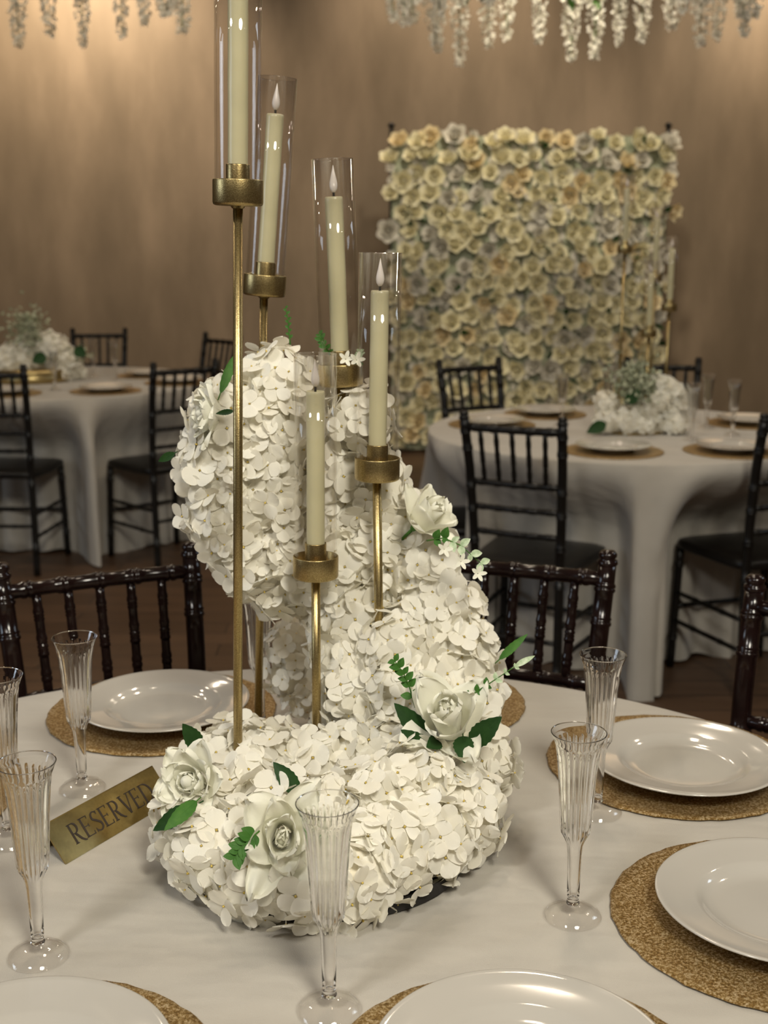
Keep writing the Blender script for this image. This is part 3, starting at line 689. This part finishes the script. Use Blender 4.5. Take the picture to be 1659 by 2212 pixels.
for i, (c, ax, s, kind) in enumerate(ROSES):
    d = Vector(ax).normalized(); mw = Matrix.Translation(Vector(c) - base - d * s * 0.35) @ (Matrix.Diagonal((0.82, 1.0, 1.22, 1)) if kind == 'tall' else Matrix.Identity(4)) @ frame_z(d, i * 1.3)
    cup = MB(); cup.lathe([(0.0004, -0.35 * s), (0.10 * s, -0.30 * s), (0.16 * s, -0.12 * s), (0.22 * s, 0.03 * s), (0.10 * s, 0.10 * s)], 12)
    cup.tube([(0, 0, -0.3 * s), (0, 0, -0.9 * s)], 0.0022, 6)
    cup.ball((0, 0, 0.0), 0.22 * s, 1, 12, 8); n0 = len(cup.v) - 12 * 9
    for q in range(n0, len(cup.v)):
        x_, y_, z_ = cup.v[q]; cup.v[q] = (x_, y_, z_ * 1.8 + 0.40 * s)
    ro = link('rose', cup.mesh('rose_base', [M['leaf_light'], M['rose']]), cp, mw=mw)
    if kind == 'tall': ro['label'] = 'tall half-open white rose with greenish centre'
    for nm, mb in rose_parts(kind, s, 7 + i): link(nm, mb.mesh('petal', M['rose']), ro)
for i, (a, b, wd, k) in enumerate(LEAVES):
    L = (Vector(b) - Vector(a)).length; mb = leaf_mb(L * 1.05, wd * 1.15)
    o = link('leaf', mb.mesh('leaf', M['leaf_light'] if k else M['leaf']), cp, mw=Matrix.Translation(-base) @ leaf_frame(a, b, (0, 0.2, 1.5)))
def blossom_mb(s):
    mb = MB()
    for k in range(5):
        petal(mb, s, s * 0.5, 0.9, 1.3, k * 2 * pi / 5, 0.0005, 0, s * 0.6, 0, 3, 4, seed=k)
    return mb
for i, (pts, s, k) in enumerate(SPRIGS):
    P = [Vector(q) for q in pts]; st = MB()
    fine = []
    for a, b in zip(P, P[1:]):
        for q in range(4): fine.append(a.lerp(b, q / 4))
    fine.append(P[-1]); o0 = P[0]
    st.tube([q - o0 for q in fine], [0.0011 * (1 - 0.6 * j / len(fine)) for j in range(len(fine))], 6)
    so = link('sprig', st.mesh('sprig_stem', M['leaf_light']), cp, loc=o0 - base)
    rr = random.Random(40 + i)
    for j in range(2, len(fine), 2 if s > 0.0095 else 1):
        d = (fine[j] - fine[j - 1]).normalized(); side = d.cross(Vector((0, -1, 0.3))).normalized()
        for sg in ((-1, 1) if s > 0.0095 else ((-1,) if j % 2 else (1,))):
            ls = s * rr.uniform(0.8, 1.25) * (1 - 0.3 * j / len(fine))
            if k == 1 and j > 8: ls *= 0.7
            tip = fine[j] + (side * sg + d * 0.7 + Vector((0, rr.uniform(-.4, .1), rr.uniform(-.2, .3)))).normalized() * ls
            mb = leaf_mb(ls, ls * 0.66, 8, 0.0, 0.3)
            mt = M['leaf_pale'] if (k == 2 and j > 5) or (k == 1 and j > 7) else M['leaf_light']
            link('leaf', mb.mesh('leaf', mt), so, mw=Matrix.Translation(-o0) @ leaf_frame(fine[j], tip, (0, 0.2, 1.6)))
    if k == 1:
        mb = leaf_mb(0.026, 0.007, 10, 0.0, 0.3); tip = P[-1] + Vector((0.02, 0, 0.012))
        link('leaf', mb.mesh('leaf', M['leaf_pale']), so, mw=Matrix.Translation(-o0) @ leaf_frame(P[-1], tip, (0, 0, 1.8)))
    if k == 2:
        for q in ((-1, -3, -5) if s > 0.01 else (-1, -4)):
            mb = blossom_mb(0.011)
            link('blossom', mb.mesh('blossom', M['rose']), so, mw=Matrix.Translation(fine[q] - o0 + Vector((0.004 * q, -0.012, -0.012 - 0.002 * q))) @ frame_z((0.2, -0.9, 0.3)))

# ------------------------------------------------------------------ candelabra, candles and glass shades
rodless = None
def cup_mb():
    mb = MB()
    # local z=0 is the cup rim
    mb.lathe([(0.0262, 0.0), (0.0270, -0.0002), (0.0272, -0.0010), (0.0272, -0.0240), (0.0264, -0.0262), (0.0240, -0.0272), (0.008, -0.0276), (0.0065, -0.0300), (0.0004, -0.0302)], 64)
    mb.lathe([(0.0262, 0.0), (0.0258, -0.0006), (0.0258, -0.0235), (0.0250, -0.0245), (0.0004, -0.0245)], 64)
    return mb
def socket_mb():
    mb = MB(); mb.lathe([(0.0125, -0.0244), (0.0128, -0.020), (0.0128, 0.0150), (0.0126, 0.0158), (0.0118, 0.0158), (0.0116, 0.0150), (0.0116, -0.010), (0.0004, -0.010)], 40); return mb
CUP = cup_mb().mesh('cup', M['gold']); SOCK = socket_mb().mesh('socket', M['gold'])
def candle_body(seed):
    rr = random.Random(seed); mb = MB(); seg = 40
    zs = [-0.0095, 0.0] + [0.19 * k / 14 for k in range(1, 15)] + [0.1925, 0.1955, 0.1965, 0.1950, 0.1935]
    rs = [0.0108] * 16 + [0.0109, 0.0106, 0.0098, 0.0080, 0.0004]
    def md(t, i):
        z = zs[i]; return 1 + 0.022 * noise.noise(Vector((cos(t) * 1.3 + seed, sin(t) * 1.3, z * 22))) + (0.018 * noise.noise(Vector((cos(t) * 3, sin(t) * 3 + seed, z * 6))) if z > 0 else 0)
    mb.lathe(list(zip(rs, zs)), seg, 0, None, md); return mb
WICK = MB().tube([(0, 0, 0.190), (0.0002, 0, 0.1995), (0, 0, 0.2035)], 0.0014, 8).mesh('wick', M['wick'])
fl = MB(); fl.lathe([(0.0004, 0.2010), (0.0022, 0.2018), (0.0042, 0.2050), (0.0050, 0.2090), (0.0047, 0.2130), (0.0036, 0.2180), (0.0022, 0.2240), (0.0009, 0.2300), (0.0002, 0.2335)], 20)
fl2 = MB(); fl2.v = [(x + (-0.30 * max(0, z - 0.203)) + -3.0 * max(0, z - 0.21) ** 2, y, z) for x, y, z in fl.v]; fl2.f = fl.f; fl2.m = fl.m
FLAME = [fl.mesh('flame', M['flame']), fl2.mesh('flame', M['flame'])]
gm = MB(); gh = 0.262
gm.lathe([(0.0251, -0.0238), (0.0251, 0.0), (0.0251, gh * 0.5), (0.0251, gh - 0.022), (0.0247, gh - 0.0225)], 72)
gm.lathe([(0.0234, -0.0238), (0.0234, 0.0), (0.0234, gh * 0.5), (0.0234, gh - 0.022), (0.0238, gh - 0.0225)], 72)
gm.lathe([(0.0242 + 0.0009 * cos(a * pi / 4), gh - 0.0225 + 0.0007 * sin(a * pi / 4)) for a in range(8)], 72, close=True)
GLASS = gm.mesh('glass_shade', M['glass'])
CANDLE = [candle_body(i).mesh('wax_body', M['candle']) for i in range(3)]

def build_candelabra(sticks, base_xy, label, br):
    root = empty('candelabra', (base_xy[0], base_xy[1], TZ), label=label, cat='candle holder')
    o = Vector((base_xy[0], base_xy[1], TZ))
    mb = MB(); mb.lathe([(0.0005, 0.001), (br - 0.002, 0.001), (br, 0.003), (br, 0.008), (br - 0.003, 0.010), (0.0005, 0.010)], 64)
    link('base_plate', mb.mesh('base_plate', M['gold'], False), root)
    for f, c, d in sticks:
        f = Vector(f); c = Vector(c); d = Vector(d).normalized()
        mb = MB(); bot = f.lerp(c, 0) ; ax = (c - f).normalized(); top = c - d * 0.0285
        mb.tube([bot - o, bot.lerp(top, 0.5) - o, top - o], 0.0054, 20)
        link('rod', mb.mesh('rod', M['gold']), root)
        mw = Matrix.Translation(c - o) @ frame_z(d)
        cu = link('cup', CUP, root, mw=mw); link('socket', SOCK, cu)
    return root
build_candelabra(STICKS, (-0.118, 1.475), 'five-arm candelabra of thin brushed gold rods rising from the near flowers', 0.135)
names = ['tallest rod, cut by the picture top', 'second tallest rod', 'middle rod behind the flowers',
         'rightmost near rod', 'shortest rod, before the flowers']
for i, (f, c, d) in enumerate(STICKS):
    c = Vector(c); d = Vector(d).normalized(); mw = Matrix.Translation(c) @ frame_z(d)
    can = empty('led_candle', (0, 0, 0)); can.matrix_local = mw
    tag(can, 'ivory taper candle on the ' + names[i], 'candle', 'ivory battery candles')
    tl = Matrix.Translation((0, 0, 0.0005))
    link('wax_body', CANDLE[i % 3], can, mw=tl); link('wick', WICK, can, mw=tl)
    link('flame', FLAME[0 if i in (3, 1) else 1], can, mw=tl)
    g = link('glass_shade', GLASS); g.matrix_local = mw
    tag(g, 'clear glass cylinder on the ' + names[i], 'glass cylinder', 'clear glass candle cylinders')
build_candelabra(FAR_STICKS, (0.91, 4.5), 'blurred gold candelabra on the table before the flower wall', 0.14)
nf = ['tallest far rod, left of the others', 'second far rod, before the flower wall', 'rightmost far rod, at the panel edge', 'shortest far rod, low among the others']
for i, (f, c, d) in enumerate(FAR_STICKS):
    c = Vector(c); mw = Matrix.Translation(c)
    can = empty('led_candle', (0, 0, 0)); can.matrix_local = mw
    tag(can, 'ivory taper candle on the ' + nf[i], 'candle', 'ivory battery candles')
    link('wax_body', CANDLE[i % 3], can); link('wick', WICK, can); link('flame', FLAME[i % 2], can)
    g = link('glass_shade', GLASS); g.matrix_local = mw
    tag(g, 'clear glass cylinder on the ' + nf[i], 'glass cylinder', 'clear glass candle cylinders')

# ------------------------------------------------------------------ far centrepieces
def far_centerpiece(heads, base, label, green, stand=None):
    root = empty('flower_centerpiece', base, label=label, cat='flowers'); b = Vector(base)
    rr = random.Random(int(base[1] * 100))
    for x, y, z, r in heads:
        hc = Vector((x, y + rr.uniform(-0.05, 0.05), max(z, base[2] + r * 0.75))); mb = MB(); mb.ball((0, 0, 0), r * 0.72, 1, 10, 7)
        for d in fib(46):
            p_ = d * r * rr.uniform(0.85, 1.05)
            if (hc + p_).z < base[2] + 0.01: continue
            dd = (d + Vector((rr.uniform(-.5, .5), rr.uniform(-.5, .5), rr.uniform(-.5, .5)))).normalized()
            mb.merge(rr.choice(FLO), Matrix.Translation(p_) @ frame_z(dd, rr.uniform(0, 6)) @ Matrix.Scale(1.1 * r / 0.06, 4))
        o = link('hydrangea_head', mb.mesh('hydrangea_head', [M['petal'], M['core']]), root, loc=hc - b); o['kind'] = 'stuff'
    for c, n_, s in green:
        mb = MB()
        for k in range(n_):
            p_ = Vector((rr.gauss(0, s * 0.4), rr.gauss(0, s * 0.4), rr.gauss(0, s * 0.4)))
            mb.merge(leaf_mb(0.022, 0.013, 4, 0), Matrix.Translation(p_) @ frame_z((rr.uniform(-1, 1), rr.uniform(-1, 1), rr.uniform(-.2, 1)), rr.uniform(0, 6)))
        o = link('filler_greenery', mb.mesh('filler_greenery', M['leaf_grey']), root, loc=Vector(c) - b); o['kind'] = 'stuff'
    if stand:
        mb = MB(); mb.lathe(stand, 48); link('stand', mb.mesh('stand', M['gold']), root)
    return root
RC = far_centerpiece(RHEADS, (0.90, 4.42, TZ), 'blurred white hydrangea centrepiece on the table before the flower wall', [((0.90, 4.40, 0.945), 420, 0.085), ((0.97, 4.42, 0.92), 120, 0.06)])
# curved white sweep of the right far centrepiece
mb = MB(); rr = random.Random(5)
for k in range(22):
    t = k / 21; q = Vector((0.975 + 0.105 * sin(t * 1.5), 4.42, 0.945 - 0.12 * t * t))
    for j in range(7):
        mb.merge(rr.choice(FLO), Matrix.Translation(q + Vector((rr.uniform(-.02, .02), rr.uniform(-.03, .03), rr.uniform(-.02, .02))) - Vector((0.90, 4.42, TZ))) @ frame_z((rr.uniform(-.6, .9), -1, rr.uniform(-.3, 1)), rr.uniform(0, 6)) @ Matrix.Scale(0.9, 4))
o = link('petal_sweep', mb.mesh('petal_sweep', [M['petal'], M['core']]), RC); o['kind'] = 'stuff'
for a, b_ in (((0.79, 4.33, 0.81), (0.72, 4.31, 0.78)), ((0.86, 4.33, 0.88), (0.90, 4.32, 0.93))):
    link('leaf', leaf_mb((Vector(b_) - Vector(a)).length, 0.045).mesh('leaf', M['leaf']), RC, mw=Matrix.Translation((-0.90, -4.42, -TZ)) @ leaf_frame(a, b_, (0, 0, 1.6)))
LC = far_centerpiece(LHEADS, (-1.78, 6.2, TZ), 'blurred mound of white hydrangeas on a low gold stand, left far table', [((-1.76, 6.1, 1.03), 380, 0.11), ((-1.52, 6.15, 0.90), 40, 0.07)],
                     [(0.0005, 0.0), (0.20, 0.0), (0.21, 0.008), (0.205, 0.03), (0.20, 0.05), (0.205, 0.062), (0.0005, 0.062)])
for a, b_ in (((-1.66, 6.05, 0.90), (-1.72, 6.02, 0.87)), ((-1.52, 6.05, 0.93), (-1.46, 6.04, 0.90))):
    link('leaf', leaf_mb((Vector(b_) - Vector(a)).length, 0.06).mesh('leaf', M['leaf']), LC, mw=Matrix.Translation((1.78, -6.2, -TZ)) @ leaf_frame(a, b_, (0, 0, 1.6)))

# ------------------------------------------------------------------ reserved sign: folded gold metal tent with engraved serif letters
def arc(cx, cy, rx, ry, a0, a1, n_):
    return [(cx + rx * cos(radians(a0 + (a1 - a0) * k / n_)), cy + ry * sin(radians(a0 + (a1 - a0) * k / n_))) for k in range(n_ + 1)]
def stroke(mb, pts, ws, t=0.0004):
    """flat ribbon of varying width in the XZ plane (x right, y up in letter space)"""
    P = [Vector((a, b, 0)) for a, b in pts]; vs = []; n_ = len(P)
    if not hasattr(ws, '__len__'): ws = [ws] * n_
    for i in range(n_):
        d = (P[min(i + 1, n_ - 1)] - P[max(0, i - 1)]).normalized(); q = Vector((-d.y, d.x, 0)) * ws[i] / 2
        for h in (0, t):
            vs.append((P[i].x + q.x, P[i].y + q.y, h)); vs.append((P[i].x - q.x, P[i].y - q.y, h))
    fs = []
    for i in range(n_ - 1):
        a = 4 * i; b = a + 4
        fs += [(a + 2, a + 3, b + 3, b + 2), (a, b, b + 1, a + 1), (a, a + 2, b + 2, b), (a + 1, b + 1, b + 3, a + 3)]
    fs += [(0, 1, 3, 2), (4 * n_ - 4, 4 * n_ - 2, 4 * n_ - 1, 4 * n_ - 3)]
    mb.add(vs, fs)
TK, TN_ = 0.105, 0.045
def letter(ch):
    mb = MB(); S = lambda p, w_: stroke(mb, p, w_)
    if ch in 'RED':
        S([(0.10, 0), (0.10, 1)], TK); S([(0, 0.0225), (0.22, 0.0225)], TN_); S([(0, 0.9775), (0.22, 0.9775)], TN_)
    if ch == 'R':
        S([(0.1, 0.977), (0.28, 0.977)] + arc(0.28, 0.735, 0.21, 0.242, 90, -90, 12) + [(0.1, 0.493)], [TN_] * 2 + [TN_ + (TK - TN_) * sin(pi * k / 12) for k in range(13)] + [TN_])
        S([(0.26, 0.5), (0.45, 0.15), (0.60, 0.0), (0.70, -0.03)], [TK, TK, TK * 0.8, TN_]); return mb, 0.66
    if ch == 'E':
        S([(0.1, 0.9775), (0.50, 0.9775)], TN_); S([(0.1, 0.52), (0.42, 0.52)], TN_); S([(0.1, 0.0225), (0.54, 0.0225)], TN_)
        S([(0.50, 1.0), (0.49, 0.84)], [TN_, 0.02]); S([(0.42, 0.60), (0.42, 0.44)], [0.03, 0.03]); S([(0.54, 0.0), (0.57, 0.18)], [TN_, 0.02]); return mb, 0.60
    if ch == 'S':
        pts = arc(0.27, 0.745, 0.20, 0.235, 35, 205, 10) + [(0.16, 0.60), (0.27, 0.52), (0.38, 0.42)] + arc(0.25, 0.25, 0.22, 0.23, 35, -150, 10)
        S(pts, [TN_ + (TK - TN_) * max(0, sin(pi * k / (len(pts) - 1))) for k in range(len(pts))])
        S([(0.44, 0.98), (0.43, 0.80)], [TN_, 0.02]); S([(0.04, 0.0), (0.04, 0.22)], [TN_, 0.02]); return mb, 0.50
    if ch == 'V':
        S([(0.08, 1), (0.36, 0.0)], TK); S([(0.36, 0.0), (0.62, 1)], TN_); S([(-0.02, 0.9775), (0.22, 0.9775)], TN_); S([(0.50, 0.9775), (0.72, 0.9775)], TN_); return mb, 0.68
    if ch == 'D':
        S([(0.1, 0.977), (0.26, 0.977)] + arc(0.26, 0.5, 0.42, 0.477, 90, -90, 16) + [(0.1, 0.023)], [TN_] * 2 + [TN_ + (TK - TN_) * sin(pi * k / 16) for k in range(17)] + [TN_]); return mb, 0.74
A = Vector((-0.352, 1.244, TZ)); dirv = Vector((0.50, 0.866, 0)).normalized(); back = Vector((-0.866, 0.50, 0)); SL = 0.185; SH = 0.038; SD = 0.066
sg = empty('reserved_sign', A, label='folded gold metal tent sign reading RESERVED, left of the flower centrepiece', cat='sign')
mb = MB(); prof = [Vector((0, 0, 0)), Vector((0, SD / 2 - 0.0012, SH)), Vector((0, SD / 2, SH + 0.0008)), Vector((0, SD / 2 + 0.0012, SH)), Vector((0, SD, 0))]
inn = [Vector((0, 0.0022, 0)), Vector((0, SD / 2, SH - 0.0022)), Vector((0, SD - 0.0022, 0))]
ring = prof + inn[::-1]; n_ = len(ring)
vs = [tuple(q) for q in ring] + [(SL, q.y, q.z) for q in ring]
mb.add(vs, [(k, n_ + k, n_ + (k + 1) % n_, (k + 1) % n_) for k in range(n_)])
mb.add([tuple(q) for q in ring], [(0, 1, 6, 7), (1, 2, 3, 6), (3, 4, 5, 6)]); mb.add([(SL, q.y, q.z) for q in ring], [(7, 6, 1, 0), (6, 3, 2, 1), (6, 5, 4, 3)])
fold = link('folded_plate', mb.mesh('folded_plate', M['sign_gold'], False), sg)
rz = math.atan2(dirv.y, dirv.x); sg.rotation_euler = (0, 0, rz); sg.location = A + Vector((0, 0, 0.0004))
fy = Vector((0, SD / 2 - 0.0012, SH)).normalized(); fn = Vector((1, 0, 0)).cross(fy)
hL = 0.0245; x = 0.026
slope = math.hypot(SD / 2, SH)
for ch in 'RESERVED':
    lm, adv = letter(ch)
    mw = Matrix(((hL * 1.0, 0, 0, x), (0, fy.y * hL, fn.y, fy.y * (slope - hL) / 2 + fn.y * 0.0001), (0, fy.z * hL, fn.z, fy.z * (slope - hL) / 2 + fn.z * 0.0001), (0, 0, 0, 1)))
    l2 = MB(); l2.merge(lm, mw)
    link('letter', l2.mesh('letter', M['engrave'], False), fold)
    x += adv * hL * 0.96 + 0.0026

# ------------------------------------------------------------------ flower wall
def low_rose(seed, open_=1.0):
    rr = random.Random(seed); mb = MB()
    for ri, (n_, L, W, p0, p1, r0, rho) in enumerate(((3, .55, .6, 0, -.45, .08, .18), (4, .68, .8, .12, -.25, .18, .28), (5, .80, 1.0, .35, .25, .28, .42), (6, .92, 1.15, .75, 1.0, .34, .7))):
        for k in range(n_):
            petal(mb, L, W, p0, p1 * open_ + rr.uniform(-.2, .2), 2 * pi * k / n_ + ri * .7 + rr.uniform(-.2, .2), r0, 0, rho, 0, 4, 4, 0.03, seed * 40 + ri * 7 + k)
    mb.ball((0, 0, 0.30), 0.20, 0, 8, 6)
    return mb
LR = [low_rose(i) for i in range(4)]
LRM = {}
for i, b_ in enumerate(LR):
    for k in ('wall_rose', 'peach_rose', 'grey_rose'): LRM[(i, k)] = b_.mesh('rose', M[k])
pw = empty('flower_wall_panel', (0.98, 8.55, 0), label='tall rectangular panel covered in cream roses standing before the tan wall', cat='flower wall')
PY = 8.55
def px(u, z):   # panel narrows slightly towards the floor
    sh = 0.075 * (1 - z / 2.16)
    return (-0.97 + sh) + u * (1.94 - 1.6 * sh)
mb = MB(); mb.box((-0.93, 0.0, 0.02), (0.93, 0.10, 2.14)); link('backing_board', mb.mesh('backing_board', M['leaf_grey'], False), pw)
for sx in (-0.93, 0.93):
    mb = MB(); mb.tube([(sx, 0.05, 0.0), (sx, 0.05, 2.21)], 0.016, 10); mb.lathe([(0.016, 2.20), (0.024, 2.205), (0.024, 2.22), (0.0005, 2.235)], 10, 0, Matrix.Translation((sx, 0.05, 0)))
    link('frame_pole', mb.mesh('frame_pole', M['black_wood']), pw)
rr = random.Random(99)
rows, cols = 18, 16; cnt = 0
for r in range(rows):
    for c in range(cols):
        u = (c + 0.5 + rr.uniform(-.28, .28) + (0.25 if r % 2 else -0.25)) / cols; z = 0.06 + (r + 0.5 + rr.uniform(-.28, .28)) / rows * 2.10
        s = rr.uniform(0.058, 0.082); x_ = px(u, z)
        k = rr.choices(('wall_rose', 'peach_rose', 'grey_rose'), (0.68, 0.14, 0.18))[0]
        d = Vector((rr.uniform(-.45, .45) + (u - .5) * 0.7, -1, rr.uniform(-.3, .45) + (0.5 if r > rows - 3 else 0)))
        link('rose', LRM[(rr.randrange(4), k)], pw, mw=Matrix.Translation((x_, -0.03 - rr.uniform(0, 0.03), z)) @ frame_z(d, rr.uniform(0, 6)) @ Matrix.Scale(s, 4))
        cnt += 1
for e in range(2):   # side faces of the panel
    pass
# filler blossoms and leaves between the roses
fil = MB(); lf = MB()
for k in range(700):
    u = rr.random(); z = rr.uniform(0.04, 2.16)
    fil.merge(rr.choice(FLO), Matrix.Translation((px(u, z), -rr.uniform(0.0, 0.06), z)) @ frame_z((rr.uniform(-.6, .6), -1, rr.uniform(-.5, .5)), rr.uniform(0, 6)) @ Matrix.Scale(rr.uniform(1.2, 2.0), 4), 0)
for k in range(150):
    u = rr.random(); z = rr.uniform(0.04, 2.15)
    lf.merge(leaf_mb(0.09, 0.038, 5, 0), Matrix.Translation((px(u, z), -rr.uniform(0.03, 0.075), z)) @ frame_z((rr.uniform(-1, 1), -0.3, rr.uniform(-1, 1)), rr.uniform(0, 6)) @ Matrix.Rotation(rr.uniform(-1, 1), 4, 'X'))
o = link('filler_blossoms', fil.mesh('filler_blossoms', M['grey_rose']), pw); o['kind'] = 'stuff'
o = link('filler_leaves', lf.mesh('filler_leaves', M['leaf']), pw); o['kind'] = 'stuff'

# ------------------------------------------------------------------ hanging wisteria rings
def wisteria(seed, L):
    rr = random.Random(seed); mb = MB()
    bend = rr.uniform(-0.02, 0.02)
    n_ = int(L / 0.0042)
    mb.tube([(bend * (k / 6) ** 2, 0, -L * k / 6) for k in range(7)], 0.0025, 5, 1)
    for k in range(n_):
        t = k / n_; zz = -L * (0.22 + 0.78 * t); wd = 0.044 * (1 - t) ** 0.5 + 0.008
        a = rr.uniform(0, 6.28); c = Vector((bend * t * t + wd * cos(a) * rr.uniform(.4, 1), wd * sin(a) * rr.uniform(.4, 1), zz))
        for q in range(2):
            fr = Matrix.Translation(c) @ frame_z((cos(a + q), sin(a + q), rr.uniform(-.8, .3)), rr.uniform(0, 6))
            petal(mb, 0.026 - 0.008 * t, 0.022, 0.5, 1.3, q * 3.1, 0.001, 0, 0.012, 0, 2, 2, mat=fr)
    for k in range(9):
        c = Vector((rr.uniform(-.03, .03), rr.uniform(-.03, .03), -L * rr.uniform(0.05, 0.55)))
        mb.merge(leaf_mb(0.085, 0.034, 5, 0), Matrix.Translation(c) @ frame_z((rr.uniform(-1, 1), rr.uniform(-1, 1), -0.6), 0) @ Matrix.Rotation(-1.2, 4, 'X'), mi=1)
    return mb
WL = 0.46
WM = [wisteria(300 + i, WL * (0.9 + 0.07 * i)).mesh('wisteria_strand', [M['petal'], M['leaf_light'] if i % 2 else M['leaf']]) for i in range(5)]
def ring(center, R_, zb, n_, seed, label):
    rr = random.Random(seed); zr = zb + WL + 0.03
    root = empty('hanging_flower_ring', (center[0], center[1], zr), label=label, cat='hanging decoration')
    mb = MB(); mb.tube([(R_ * cos(2 * pi * k / 48), R_ * sin(2 * pi * k / 48), 0) for k in range(49)], 0.012, 8)
    link('hoop', mb.mesh('hoop', M['leaf']), root)
    for k in range(4):
        a = k * pi / 2 + 0.4; mb = MB(); mb.tube([(R_ * cos(a), R_ * sin(a), 0), (0, 0, 4.32 - zr - 0.25), (0, 0, 4.32 - zr)], 0.003, 6)
        link('chain', mb.mesh('chain', M['wick']), root)
    for k in range(n_):
        a = 2 * pi * (k + rr.uniform(-.25, .25)) / n_; q = R_ * rr.uniform(0.94, 1.04); s = rr.uniform(0.92, 1.06)
        link('wisteria_strand', rr.choice(WM), root, mw=Matrix.Translation((q * cos(a), q * sin(a), 0)) @ Matrix.Rotation(rr.uniform(0, 6), 4, 'Z') @ Matrix.Diagonal((rr.uniform(.9, 1.2), rr.uniform(.9, 1.2), s, 1)))
ring((0.87, 6.0), 0.80, 2.40, 34, 4, 'ring of hanging white wisteria strands at the upper right')
ring((-1.72, 6.0), 0.77, 2.44, 24, 9, 'ring of hanging white wisteria strands at the upper left')
print('florets', len(single), 'objects', len(bpy.data.objects))
